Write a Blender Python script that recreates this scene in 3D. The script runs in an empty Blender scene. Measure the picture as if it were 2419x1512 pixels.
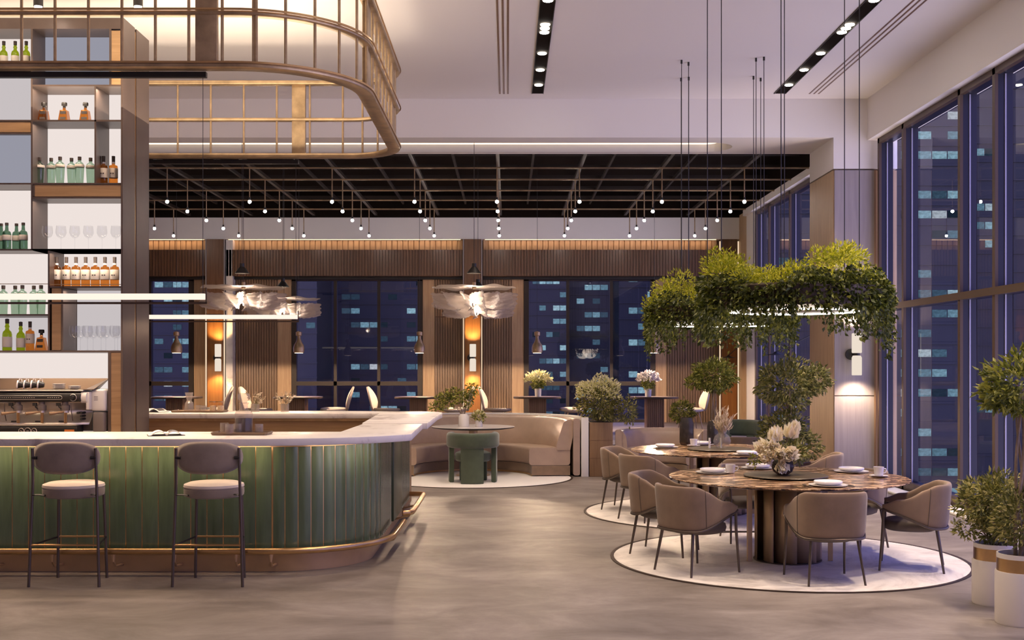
import bpy, math, random
import numpy as np
from mathutils import Vector, Matrix
random.seed(7)
RNG = np.random.default_rng(11)
PI = math.pi
scene = bpy.context.scene
C = scene.collection

# ------------------------------------------------------------------ camera
F = 2700.0                      # focal length in pixels of the 2419 px frame
EYE = 1.70
cd = bpy.data.cameras.new('camera'); cam = bpy.data.objects.new('camera', cd); C.objects.link(cam)
cam.location = (0, 0, EYE); cam.rotation_euler = (PI/2, 0, 0)
cd.sensor_fit = 'HORIZONTAL'; cd.sensor_width = 36.0; cd.lens = F/2419*36.0
cd.shift_x = 9.5/2419; cd.shift_y = 104/2419; cd.clip_end = 900
scene.camera = cam

def X(px, Y): return (px-1200)*Y/F
def Z(py, Y): return EYE-(py-860)*Y/F

# ------------------------------------------------------------------ world
w = bpy.data.worlds.new('dusk'); scene.world = w; w.use_nodes = True
nt = w.node_tree; nt.nodes.clear()
out = nt.nodes.new('ShaderNodeOutputWorld'); bg = nt.nodes.new('ShaderNodeBackground')
tc = nt.nodes.new('ShaderNodeTexCoord'); sp = nt.nodes.new('ShaderNodeSeparateXYZ'); rp = nt.nodes.new('ShaderNodeValToRGB')
nt.links.new(tc.outputs['Generated'], sp.inputs[0]); hz = nt.nodes.new('ShaderNodeMath'); hz.operation = 'MULTIPLY_ADD'; hz.inputs[1].default_value = 0.5; hz.inputs[2].default_value = 0.5
nt.links.new(sp.outputs['Z'], hz.inputs[0]); nt.links.new(hz.outputs[0], rp.inputs[0])
# city glow added below the horizon to brighten the ceiling; dusk blue above
els = rp.color_ramp.elements
els[0].position = 0.0; els[0].color = (0.98, 0.81, 0.86, 1)
els[1].position = 1.0; els[1].color = (0.10, 0.12, 0.40, 1)
for p_, c_ in ((0.46, (0.74, 0.62, 0.82, 1)), (0.52, (0.20, 0.17, 0.40, 1)), (0.75, (0.13, 0.14, 0.42, 1))):
    q_ = els.new(p_); q_.color = c_
nt.links.new(rp.outputs[0], bg.inputs['Color']); bg.inputs['Strength'].default_value = 4.4
nt.links.new(bg.outputs[0], out.inputs[0])

# ------------------------------------------------------------------ render look
scene.view_settings.view_transform = 'Standard'; scene.view_settings.look = 'None'
scene.view_settings.exposure = 0.0; scene.view_settings.gamma = 1.0
try: scene.view_settings.use_curve_mapping = False
except Exception: pass
cy = scene.cycles
cy.max_bounces = 7; cy.diffuse_bounces = 4; cy.glossy_bounces = 4; cy.transmission_bounces = 6
cy.transparent_max_bounces = 24; cy.caustics_reflective = False; cy.caustics_refractive = False
cy.sample_clamp_indirect = 4.0; cy.use_denoising = True; cy.use_adaptive_sampling = True
cy.adaptive_threshold = 0.02
try: cy.use_light_tree = True
except Exception: pass

def area(name, loc, rot, sx, sy, power, color, portal=False, parent=None, spread=None):
    l = bpy.data.lights.new(name, 'AREA'); l.shape = 'RECTANGLE'; l.size = sx; l.size_y = sy
    l.energy = power; l.color = color
    if spread: l.spread = spread
    o = bpy.data.objects.new(name, l); C.objects.link(o); o.location = loc; o.rotation_euler = rot
    if portal: l.cycles.is_portal = True
    if parent: o.parent = parent
    return o
def spot(name, loc, power, color, angle=100, blend=0.6, radius=0.05, parent=None, rot=(0,0,0)):
    l = bpy.data.lights.new(name, 'SPOT'); l.energy = power; l.color = color
    l.spot_size = math.radians(angle); l.spot_blend = blend; l.shadow_soft_size = radius
    o = bpy.data.objects.new(name, l); C.objects.link(o); o.location = loc; o.rotation_euler = rot
    if parent: o.parent = parent
    return o
def point(name, loc, power, color, radius=0.05, parent=None):
    l = bpy.data.lights.new(name, 'POINT'); l.energy = power; l.color = color; l.shadow_soft_size = radius
    o = bpy.data.objects.new(name, l); C.objects.link(o); o.location = loc
    if parent: o.parent = parent
    return o
WARM = (1.0, 0.70, 0.46); WARM2 = (1.0, 0.60, 0.32); NEUT = (1.0, 0.80, 0.62)
# sky portals in the big side windows
area('window_portal', (5.50, 6.3, 2.5), (0, PI/2, 0), 4.7, 20.6, 1, (1,1,1), portal=True)
area('window_portal', (5.50, 21.4, 2.6), (0, PI/2, 0), 4.7, 6.2, 1, (1,1,1), portal=True)

# ------------------------------------------------------------------ materials
def new_mat(name):
    m = bpy.data.materials.new(name); m.use_nodes = True
    n = m.node_tree; b = n.nodes['Principled BSDF']; return m, n, b
def setp(b, **k):
    for a, v in k.items():
        a = a.replace('_', ' ')
        if a in b.inputs:
            b.inputs[a].default_value = v
def coords(n, scale=(1,1,1), kind='Object'):
    tc = n.nodes.new('ShaderNodeTexCoord'); mp = n.nodes.new('ShaderNodeMapping')
    mp.inputs['Scale'].default_value = scale; n.links.new(tc.outputs[kind], mp.inputs[0]); return mp.outputs[0]
def noise(n, vec, scale, detail=4, rough=0.55, dist=0.0):
    t = n.nodes.new('ShaderNodeTexNoise'); t.inputs['Scale'].default_value = scale; t.inputs['Detail'].default_value = detail
    t.inputs['Roughness'].default_value = rough; t.inputs['Distortion'].default_value = dist
    n.links.new(vec, t.inputs['Vector']); return t.outputs['Fac']
def ramp(n, fac, stops):
    r = n.nodes.new('ShaderNodeValToRGB'); e = r.color_ramp.elements
    while len(e) < len(stops): e.new(0.5)
    for k, (p, c) in enumerate(stops):
        e[k].position = p; e[k].color = (*c, 1) if len(c) == 3 else c
    n.links.new(fac, r.inputs[0]); return r.outputs[0]
def bump(n, b, h, strength=0.2, dist=0.01):
    bp = n.nodes.new('ShaderNodeBump'); bp.inputs['Strength'].default_value = strength; bp.inputs['Distance'].default_value = dist
    n.links.new(h, bp.inputs['Height']); n.links.new(bp.outputs[0], b.inputs['Normal'])
def plain(name, col, rough=0.5, metal=0.0, var=0.0, vscale=4, bmp=0.0, bscale=60, **k):
    m, n, b = new_mat(name); setp(b, Roughness=rough, Metallic=metal, **k)
    b.inputs['Base Color'].default_value = (*col, 1)
    if var:
        v = coords(n); f = noise(n, v, vscale)
        lo = tuple(max(0, c*(1-var)) for c in col); hi = tuple(min(1, c*(1+var)) for c in col)
        n.links.new(ramp(n, f, [(0.3, lo), (0.7, hi)]), b.inputs['Base Color'])
    if bmp:
        v = coords(n); bump(n, b, noise(n, v, bscale), bmp, 0.005)
    return m
def wood(name, c1, c2, rough=0.45, axis='Z', scale=3.0, bmp=0.1):
    m, n, b = new_mat(name); sc = {'Z': (9, 9, .5), 'X': (.5, 9, 9), 'Y': (9, .5, 9)}[axis]
    v = coords(n, sc); f = noise(n, v, scale, 6, 0.6, 0.4)
    n.links.new(ramp(n, f, [(0.3, c1), (0.7, c2)]), b.inputs['Base Color']); setp(b, Roughness=rough)
    bump(n, b, f, bmp, 0.003); return m
def emit(name, col, strength):
    m = bpy.data.materials.new(name); m.use_nodes = True; n = m.node_tree; n.nodes.clear()
    e = n.nodes.new('ShaderNodeEmission'); o = n.nodes.new('ShaderNodeOutputMaterial')
    e.inputs[0].default_value = (*col, 1); e.inputs[1].default_value = strength; n.links.new(e.outputs[0], o.inputs[0]); return m
def thin_glass(name, tint, refl=0.06, ior=1.45, rough=0.0, edge=1.0, frost=0.0):
    """see-through tinted glass: transparent plus fresnel gloss"""
    m = bpy.data.materials.new(name); m.use_nodes = True; n = m.node_tree; n.nodes.clear()
    o = n.nodes.new('ShaderNodeOutputMaterial'); mx = n.nodes.new('ShaderNodeMixShader')
    t = n.nodes.new('ShaderNodeBsdfTransparent'); g = n.nodes.new('ShaderNodeBsdfGlossy'); g.inputs['Roughness'].default_value = rough
    g.inputs['Color'].default_value = (1, 1, 1, 1)
    t.inputs[0].default_value = (*tint, 1); lw = n.nodes.new('ShaderNodeLayerWeight'); lw.inputs[0].default_value = 0.5
    pw = n.nodes.new('ShaderNodeMath'); pw.operation = 'POWER'; pw.inputs[1].default_value = 4.5; n.links.new(lw.outputs['Facing'], pw.inputs[0])
    ad = n.nodes.new('ShaderNodeMath'); ad.operation = 'MULTIPLY_ADD'; ad.inputs[1].default_value = edge*(1-refl); ad.inputs[2].default_value = refl; ad.use_clamp = True
    n.links.new(pw.outputs[0], ad.inputs[0]); n.links.new(ad.outputs[0], mx.inputs[0])
    n.links.new(t.outputs[0], mx.inputs[1]); n.links.new(g.outputs[0], mx.inputs[2]); n.links.new(mx.outputs[0], o.inputs[0])
    if frost:
        df = n.nodes.new('ShaderNodeBsdfDiffuse'); df.inputs[0].default_value = (0.85, 0.80, 0.75, 1); m2 = n.nodes.new('ShaderNodeMixShader'); m2.inputs[0].default_value = frost
        n.links.new(mx.outputs[0], m2.inputs[1]); n.links.new(df.outputs[0], m2.inputs[2]); n.links.new(m2.outputs[0], o.inputs[0])
    return m
def leafmat(name, c1, c2, c3, rough=0.45, tr=0.35):
    m = bpy.data.materials.new(name); m.use_nodes = True; n = m.node_tree; b = n.nodes['Principled BSDF']
    g = n.nodes.new('ShaderNodeNewGeometry'); setp(b, Roughness=rough)
    c = ramp(n, g.outputs['Random Per Island'], [(0.0, c1), (0.55, c2), (1.0, c3)])
    n.links.new(c, b.inputs['Base Color'])
    t = n.nodes.new('ShaderNodeBsdfTranslucent'); n.links.new(c, t.inputs[0]); mx = n.nodes.new('ShaderNodeMixShader'); mx.inputs[0].default_value = tr
    n.links.new(b.outputs[0], mx.inputs[1]); n.links.new(t.outputs[0], mx.inputs[2])
    n.links.new(mx.outputs[0], n.nodes['Material Output'].inputs[0]); return m

M = {}
M['paint'] = plain('white_paint', (0.84, 0.80, 0.76), 0.85, bmp=0.03, bscale=200)
M['paint_dark'] = plain('cove_paint', (0.42, 0.36, 0.34), 0.8)
# polished concrete floor
m, n, b = new_mat('polished_concrete'); v = coords(n, (0.8, 1.3, 1)); f = noise(n, v, 1.3, 9, 0.68, 0.5)
n.links.new(ramp(n, f, [(0.30, (0.13, 0.105, 0.088)), (0.50, (0.225, 0.19, 0.163)), (0.70, (0.34, 0.295, 0.26))]), b.inputs['Base Color'])
f2 = noise(n, v, 3.0, 5, 0.6); r2 = n.nodes.new('ShaderNodeMapRange'); r2.inputs[3].default_value = 0.38; r2.inputs[4].default_value = 0.60
n.links.new(f2, r2.inputs[0]); n.links.new(r2.outputs[0], b.inputs['Roughness']); bump(n, b, f2, 0.03, 0.004); M['floor'] = m
m, n, b = new_mat('white_marble'); v = coords(n); f = noise(n, v, 1.6, 8, 0.65, 1.4)
n.links.new(ramp(n, f, [(0.36, (0.44, 0.38, 0.36)), (0.46, (0.74, 0.69, 0.65)), (0.75, (0.84, 0.80, 0.76))]), b.inputs['Base Color']); setp(b, Roughness=0.36, Specular_IOR_Level=0.4); M['marble'] = m
m, n, b = new_mat('cream_marble_floor'); v = coords(n); f = noise(n, v, 1.4, 8, 0.7, 1.8)
n.links.new(ramp(n, f, [(0.34, (0.50, 0.45, 0.41)), (0.50, (0.76, 0.70, 0.64)), (0.7, (0.88, 0.83, 0.77))]), b.inputs['Base Color']); setp(b, Roughness=0.45, Specular_IOR_Level=0.2); M['rug_marble'] = m
M['rug_white'] = plain('cream_inlay', (0.88, 0.84, 0.79), 0.6, bmp=0.1, bscale=400)
m, n, b = new_mat('brown_marble'); v = coords(n, (1, 1.8, 1)); f = noise(n, v, 3.6, 9, 0.72, 2.2)
n.links.new(ramp(n, f, [(0.40, (0.020, 0.010, 0.005)), (0.475, (0.12, 0.06, 0.03)), (0.53, (0.36, 0.21, 0.11)), (0.60, (0.82, 0.60, 0.38))]), b.inputs['Base Color']); setp(b, Roughness=0.20, Specular_IOR_Level=0.2); M['brown_marble'] = m
# green glazed planks
m, n, b = new_mat('green_glazed_tile'); g = n.nodes.new('ShaderNodeNewGeometry'); v = coords(n, (7, 7, .8)); f = noise(n, v, 2.2, 5, 0.6, 0.5)
ma = n.nodes.new('ShaderNodeMath'); ma.operation = 'MULTIPLY_ADD'; ma.inputs[1].default_value = 0.3; n.links.new(g.outputs['Random Per Island'], ma.inputs[0]); n.links.new(f, ma.inputs[2])
n.links.new(ramp(n, ma.outputs[0], [(0.35, (0.052, 0.080, 0.044)), (0.65, (0.078, 0.116, 0.064)), (0.95, (0.108, 0.158, 0.088))]), b.inputs['Base Color'])
setp(b, Roughness=0.22, Coat_Weight=0.5, Coat_Roughness=0.08); bump(n, b, f, 0.15, 0.004); M['green_tile'] = m
M['green_panel'] = plain('green_lacquer', (0.060, 0.085, 0.040), 0.3, var=0.15)
M['brass'] = plain('brushed_brass', (0.62, 0.40, 0.19), 0.28, 1.0, var=0.12, vscale=6)
M['brass_aged'] = plain('aged_brass', (0.46, 0.33, 0.19), 0.38, 0.7, var=0.30, vscale=5)
M['copper'] = plain('copper_kick', (0.60, 0.39, 0.19), 0.35, 0.35, var=0.12, vscale=3)
M['bronze'] = plain('dark_bronze', (0.085, 0.060, 0.046), 0.42, 0.6, var=0.12)
M['bronze_fin'] = plain('satin_bronze', (0.58, 0.43, 0.27), 0.45, 0.6, var=0.10)
M['shelf_metal'] = plain('shelf_bronze', (0.13, 0.095, 0.080), 0.38, 0.5, var=0.1)
M['black'] = plain('black_metal', (0.012, 0.010, 0.009), 0.45)
M['blackmatte'] = plain('black_matte', (0.011, 0.0075, 0.0055), 0.9, Specular_IOR_Level=0.05)
M['beam'] = plain('brown_steel', (0.020, 0.012, 0.007), 0.5, 0.2)
M['bronze_dull'] = plain('dull_dark_steel', (0.016, 0.010, 0.007), 0.8)
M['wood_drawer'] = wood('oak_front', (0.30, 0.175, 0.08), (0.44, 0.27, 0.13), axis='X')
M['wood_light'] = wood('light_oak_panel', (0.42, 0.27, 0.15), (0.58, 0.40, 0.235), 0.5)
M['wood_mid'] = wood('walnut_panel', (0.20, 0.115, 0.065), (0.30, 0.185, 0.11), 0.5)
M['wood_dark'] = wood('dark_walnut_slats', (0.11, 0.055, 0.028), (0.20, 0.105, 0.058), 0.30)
M['wood_slat'] = wood('brown_slats', (0.17, 0.105, 0.062), (0.26, 0.165, 0.10), 0.42)
M['wood_amber'] = wood('amber_veneer', (0.22, 0.085, 0.02), (0.34, 0.145, 0.035), 0.4)
M['planter_wood'] = wood('planter_oak', (0.20, 0.115, 0.06), (0.28, 0.17, 0.09), 0.5)
M['satin'] = wood('pale_satin_panel', (0.30, 0.265, 0.265), (0.38, 0.335, 0.33), 0.40, scale=2)
M['leather'] = plain('taupe_leather', (0.45, 0.33, 0.25), 0.42, var=0.10, vscale=3, bmp=0.12, bscale=90)
M['fabric'] = plain('taupe_fabric', (0.25, 0.168, 0.108), 0.9, var=0.16, vscale=5, bmp=0.15, bscale=350, Sheen_Weight=0.3)
M['fabric_dark'] = plain('grey_brown_suede', (0.25, 0.195, 0.15), 0.85, var=0.15, vscale=7, bmp=0.12, bscale=300, Sheen_Weight=0.25)
M['seat_cream'] = plain('cream_suede', (0.66, 0.57, 0.48), 0.85, var=0.05, bmp=0.1, bscale=300)
M['seat_dark'] = plain('dark_taupe_seat', (0.11, 0.085, 0.070), 0.8, var=0.1)
M['green_velvet'] = plain('green_velvet', (0.060, 0.082, 0.048), 0.8, var=0.18, vscale=6, Sheen_Weight=0.5, bmp=0.1, bscale=200)
M['shell_cream'] = plain('cream_shell', (0.62, 0.52, 0.42), 0.6, var=0.05)
M['chair_metal'] = plain('bronze_leg', (0.13, 0.10, 0.078), 0.4, 0.7)
M['steel'] = plain('polished_steel', (0.80, 0.72, 0.62), 0.34, 0.75)
M['white_plastic'] = plain('white_enamel', (0.80, 0.76, 0.70), 0.35)
M['grey_plastic'] = plain('grey_plastic', (0.17, 0.14, 0.125), 0.45)
M['tray_brown'] = plain('brown_tray_metal', (0.22, 0.15, 0.10), 0.35, 0.5)
M['porcelain'] = plain('white_porcelain', (0.88, 0.84, 0.80), 0.15)
M['ceramic'] = plain('cream_ceramic', (0.80, 0.74, 0.67), 0.5, var=0.05, vscale=2)
M['orange'] = plain('orange_sticker', (0.75, 0.22, 0.04), 0.5)
M['paper'] = plain('paper', (0.85, 0.81, 0.76), 0.7)
M['photo_dark'] = plain('printed_picture', (0.06, 0.05, 0.05), 0.5, var=0.9, vscale=30)
M['label_cream'] = plain('cream_label', (0.80, 0.72, 0.60), 0.6)
M['label_dark'] = plain('dark_label', (0.05, 0.035, 0.03), 0.6)
M['alu'] = plain('pale_anodised_bead', (0.32, 0.30, 0.36), 0.4, 0.3)
M['frame_blue'] = plain('dark_window_frame', (0.018, 0.017, 0.028), 0.35, 0.4)
M['frame_rear'] = plain('rear_window_frame', (0.030, 0.019, 0.013), 0.5)
M['frame_bronze'] = plain('bronze_window_frame', (0.085, 0.052, 0.032), 0.42, 0.3)
M['candle'] = plain('white_candle', (0.85, 0.80, 0.73), 0.6, Subsurface_Weight=0.2)
M['soil'] = plain('potting_soil', (0.03, 0.02, 0.014), 0.95, bmp=0.6, bscale=60)
M['bark'] = plain('pale_bark', (0.26, 0.19, 0.13), 0.8, var=0.25, vscale=20, bmp=0.4, bscale=40)
M['stem'] = plain('green_stem', (0.10, 0.12, 0.03), 0.6)
M['susan'] = plain('olive_turntable', (0.085, 0.062, 0.035), 0.35, var=0.06)
M['chips'] = plain('jar_sugar', (0.62, 0.45, 0.28), 0.8, var=0.2, vscale=60)
M['pane'] = thin_glass('window_glass', (0.70, 0.76, 0.92), 0.045, 1.5, edge=0.75)
M['clear'] = thin_glass('clear_glass', (0.965, 0.965, 0.97), 0.02, 1.35, edge=0.8)
M['crystal'] = thin_glass('cut_glass', (0.88, 0.85, 0.82), 0.02, 1.6, 0.08, edge=.2, frost=.12)
M['smoke'] = thin_glass('smoked_glass', (0.34, 0.25, 0.21), 0.02, 1.5, 0.05, edge=.2, frost=.04)
M['whisky'] = thin_glass('amber_whisky_glass', (0.80, 0.45, 0.17), 0.04, 1.35, 0.05)
M['green_glass'] = thin_glass('green_bottle_glass', (0.55, 0.62, 0.10), 0.04, 1.35, 0.05)
M['sage_glass'] = thin_glass('sage_bottle_glass', (0.58, 0.70, 0.60), 0.05, 1.4, 0.05)
M['dark_glass'] = thin_glass('dark_green_bottle_glass', (0.32, 0.45, 0.36), 0.05, 1.4, 0.05)
M['drink'] = thin_glass('brown_drink', (0.34, 0.13, 0.06), 0.006, 1.4, 0.10, edge=.05)
M['petal_glass'] = None
m = bpy.data.materials.new('rippled_translucent_resin'); m.use_nodes = True; n = m.node_tree; b = n.nodes['Principled BSDF']
setp(b, Roughness=0.28); b.inputs['Base Color'].default_value = (0.62, 0.52, 0.45, 1)
v = coords(n, (3, 3, 22)); f = noise(n, v, 3, 3, 0.5, 1.0); bump(n, b, f, 0.7, 0.02)
t1 = n.nodes.new('ShaderNodeBsdfTranslucent'); t1.inputs[0].default_value = (0.75, 0.66, 0.58, 1)
t2 = n.nodes.new('ShaderNodeBsdfTransparent'); a1 = n.nodes.new('ShaderNodeMixShader'); a2 = n.nodes.new('ShaderNodeMixShader')
a1.inputs[0].default_value = 0.45; a2.inputs[0].default_value = 0.30
n.links.new(b.outputs[0], a1.inputs[1]); n.links.new(t1.outputs[0], a1.inputs[2]); n.links.new(a1.outputs[0], a2.inputs[1]); n.links.new(t2.outputs[0], a2.inputs[2])
n.links.new(a2.outputs[0], n.nodes['Material Output'].inputs[0]); M['petal_glass'] = m
M['e_bulb'] = emit('bulb_glow', (1.0, 0.88, 0.78), 95)
M['e_down'] = emit('downlight_glow', (1.0, 0.90, 0.78), 45)
M['e_strip'] = emit('warm_strip_glow', (1.0, 0.72, 0.42), 2.5)
M['e_strip2'] = emit('recess_strip_glow', (1.0, 0.80, 0.56), 2.2)
M['e_bar'] = emit('linear_lamp_glow', (1.0, 0.83, 0.70), 1.15)
M['e_ring'] = emit('ring_led_glow', (1.0, 0.88, 0.78), 7)
M['e_shelf'] = emit('shelf_lightbox_glow', (1.0, 0.885, 0.835), 0.86)
M['e_shelf2'] = emit('shelf_dim_lightbox_glow', (0.80, 0.73, 0.74), 0.72)
M['e_frost'] = emit('fluted_lightbox_glow', (0.36, 0.36, 0.43), 0.85)
M['e_sconce'] = emit('sconce_glass_glow', (1.0, 0.86, 0.72), 0.85)
M['e_edge'] = emit('column_edge_glow', (1.0, 0.74, 0.50), 0.9)
M['e_cone'] = emit('pendant_glow', (1.0, 0.85, 0.72), 5)
M['leaf_bush'] = leafmat('shrub_leaf', (0.075, 0.085, 0.018), (0.23, 0.23, 0.05), (0.66, 0.58, 0.20))
M['leaf_tree'] = leafmat('tree_leaf', (0.070, 0.090, 0.012), (0.20, 0.22, 0.030), (0.52, 0.50, 0.10))
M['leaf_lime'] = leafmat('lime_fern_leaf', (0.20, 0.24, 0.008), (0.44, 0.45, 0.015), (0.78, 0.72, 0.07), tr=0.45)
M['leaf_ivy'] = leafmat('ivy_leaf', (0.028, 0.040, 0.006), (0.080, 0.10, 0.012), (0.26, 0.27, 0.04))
M['leaf_cream'] = leafmat('cream_blossom', (0.60, 0.60, 0.18), (0.86, 0.80, 0.42), (0.98, 0.93, 0.72))
M['leaf_white'] = leafmat('white_blossom', (0.70, 0.60, 0.55), (0.90, 0.82, 0.78), (0.98, 0.92, 0.88))
M['leaf_blue'] = leafmat('violet_blossom', (0.08, 0.08, 0.25), (0.15, 0.15, 0.45), (0.35, 0.33, 0.70))
M['leaf_dry'] = leafmat('dried_grass', (0.42, 0.32, 0.20), (0.62, 0.50, 0.36), (0.85, 0.74, 0.58))
M['protea'] = leafmat('protea_petal', (0.90, 0.76, 0.50), (0.97, 0.90, 0.70), (1.0, 0.96, 0.84), tr=0.3)

# ------------------------------------------------------------------ mesh builder
class MB:
    def __init__(s): s.v = []; s.f = []
    def add(s, vs, fs):
        o = len(s.v); s.v += [tuple(p) for p in vs]; s.f += [tuple(i+o for i in q) for q in fs]; return s
    def box(s, x0, x1, y0, y1, z0, z1):
        return s.add([(x0,y0,z0),(x1,y0,z0),(x1,y1,z0),(x0,y1,z0),(x0,y0,z1),(x1,y0,z1),(x1,y1,z1),(x0,y1,z1)],
                     [(0,3,2,1),(4,5,6,7),(0,1,5,4),(1,2,6,5),(2,3,7,6),(3,0,4,7)])
    def obox(s, c, sz, rz=0.0, rx=0.0, ry=0.0):
        R = Matrix.Rotation(rz, 3, 'Z') @ Matrix.Rotation(ry, 3, 'Y') @ Matrix.Rotation(rx, 3, 'X')
        vs = [(Vector(c)+R@Vector((a*sz[0]/2, b*sz[1]/2, d*sz[2]/2))) for d in (-1,1) for a,b in ((-1,-1),(1,-1),(1,1),(-1,1))]
        return s.add(vs, [(0,3,2,1),(4,5,6,7),(0,1,5,4),(1,2,6,5),(2,3,7,6),(3,0,4,7)])
    def cyl(s, p0, p1, r0, r1=None, n=12, cap=True):
        r1 = r0 if r1 is None else r1
        return s.tube([p0, p1], [r0, r1], n, cap)
    def tube(s, pts, r, n=10, cap=True, closed=False, flat=1.0):
        pts = [Vector(p) for p in pts]; N = len(pts)
        rr = r if isinstance(r, (list, tuple)) else [r]*N
        ts = []
        for i in range(N):
            if closed: t = pts[(i+1)%N]-pts[i-1]
            else: t = pts[min(i+1,N-1)]-pts[max(i-1,0)]
            ts.append(t.normalized())
        u = ts[0].orthogonal().normalized()
        if abs(ts[0].z) < 0.9: u = (Vector((0,0,1))-ts[0]*ts[0].z).normalized()
        vs = []
        for i in range(N):
            u = (u-ts[i]*u.dot(ts[i])).normalized(); w_ = ts[i].cross(u)
            for k in range(n):
                a = 2*PI*k/n; vs.append(pts[i]+u*math.cos(a)*rr[i]*flat+w_*math.sin(a)*rr[i])
        fs = []
        for i in range(N if closed else N-1):
            j = (i+1)%N
            for k in range(n):
                l = (k+1)%n; fs.append((i*n+k, j*n+k, j*n+l, i*n+l)[::-1])
        if cap and not closed:
            fs.append(tuple(range(n))); fs.append(tuple((N-1)*n+k for k in range(n))[::-1])
        return s.add(vs, fs)
    def lathe(s, prof, n=24, c=(0,0,0), a0=0.0, a1=2*PI, sq=None):
        full = abs(a1-a0-2*PI) < 1e-6; m_ = n if full else n+1
        vs = []
        for i in range(m_):
            a = a0+(a1-a0)*i/n; ca, sa = math.cos(a), math.sin(a)
            if sq:
                ca = math.copysign(abs(ca)**sq, ca); sa = math.copysign(abs(sa)**sq, sa)
            for r, z in prof: vs.append((c[0]+r*ca, c[1]+r*sa, c[2]+z))
        P = len(prof); fs = []
        for i in range(n):
            j = (i+1) % m_
            for k in range(P-1): fs.append((i*P+k, j*P+k, j*P+k+1, i*P+k+1))
        if full:
            if prof[0][0] > 1e-5: fs.append(tuple(i*P for i in range(m_))[::-1])
            if prof[-1][0] > 1e-5: fs.append(tuple(i*P+P-1 for i in range(m_)))
        return s.add(vs, fs)
    def prism(s, poly, z0, z1):
        N = len(poly); vs = [(x,y,z0) for x,y in poly]+[(x,y,z1) for x,y in poly]
        fs = [tuple(range(N))[::-1], tuple(range(N,2*N))]+[(i,(i+1)%N,N+(i+1)%N,N+i) for i in range(N)]
        return s.add(vs, fs)
    def sweep(s, path, prof, closed=False, cap=True):
        """path: (x,y[,dz]) points; prof: (outward offset, z); outward is to the right of travel"""
        N = len(path); P = len(prof); vs = []
        for i in range(N):
            def dirn(a, b):
                d = Vector((path[b][0]-path[a][0], path[b][1]-path[a][1])); return d.normalized() if d.length > 1e-9 else d
            if closed: d0, d1 = dirn(i-1, i), dirn(i, (i+1)%N)
            else: d0 = dirn(max(i-1,0), max(i,1)); d1 = dirn(min(i,N-2), min(i+1,N-1))
            n0 = Vector((d0.y,-d0.x)); n1 = Vector((d1.y,-d1.x)); nn = (n0+n1)
            if nn.length < 1e-6: nn = n0
            nn.normalize(); k = 1/max(0.5, nn.dot(n0)); dz = path[i][2] if len(path[i]) > 2 else 0
            for o, z in prof: vs.append((path[i][0]+nn.x*o*k, path[i][1]+nn.y*o*k, z+dz))
        fs = []
        for i in range(N if closed else N-1):
            j = (i+1) % N
            for k in range(P): l = (k+1)%P; fs.append((i*P+k, j*P+k, j*P+l, i*P+l))
        if cap and not closed: fs.append(tuple(range(P))); fs.append(tuple((N-1)*P+k for k in range(P))[::-1])
        return s.add(vs, fs)
    def grid(s, fn, nu, nv, wu=False, wv=False):
        vs = [fn(i/(nu if wu else nu-1), j/(nv if wv else nv-1)) for i in range(nu) for j in range(nv)]
        fs = []
        for i in range(nu if wu else nu-1):
            for j in range(nv if wv else nv-1):
                a, b_ = (i+1)%nu, (j+1)%nv; fs.append((i*nv+j, a*nv+j, a*nv+b_, i*nv+b_))
        return s.add(vs, fs)
    def ball(s, c, r, n=12, m_=8, sz=(1,1,1)):
        prof = [(r*math.sin(PI*k/m_), -r*math.cos(PI*k/m_)) for k in range(m_+1)]
        o = len(s.v); s.lathe(prof, n); 
        for i in range(o, len(s.v)): x,y,z = s.v[i]; s.v[i] = (c[0]+x*sz[0], c[1]+y*sz[1], c[2]+z*sz[2])
        return s
    def build(s, name, m_, parent=None, loc=None, rz=None, smooth=35, bevel=0.0, seg=2, fix=True, sub=0):
        me = bpy.data.meshes.new(name); me.from_pydata(s.v, [], s.f)
        if fix:
            import bmesh
            bm = bmesh.new(); bm.from_mesh(me)
            bmesh.ops.remove_doubles(bm, verts=bm.verts, dist=1e-5)
            bmesh.ops.recalc_face_normals(bm, faces=bm.faces); bm.to_mesh(me); bm.free()
        if smooth:
            me.shade_smooth()
            if smooth < 180: me.set_sharp_from_angle(angle=math.radians(smooth))
        if m_: me.materials.append(m_)
        o = bpy.data.objects.new(name, me); C.objects.link(o)
        if parent: o.parent = parent
        if loc: o.location = loc
        if rz is not None: o.rotation_euler.z = rz
        if bevel:
            b_ = o.modifiers.new('bevel', 'BEVEL'); b_.width = bevel; b_.segments = seg; b_.limit_method = 'ANGLE'; b_.angle_limit = math.radians(40)
            me.set_sharp_from_angle(angle=math.radians(180)); b_.harden_normals = False
        if sub:
            q = o.modifiers.new('sub', 'SUBSURF'); q.levels = sub; q.render_levels = sub
        return o

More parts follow.
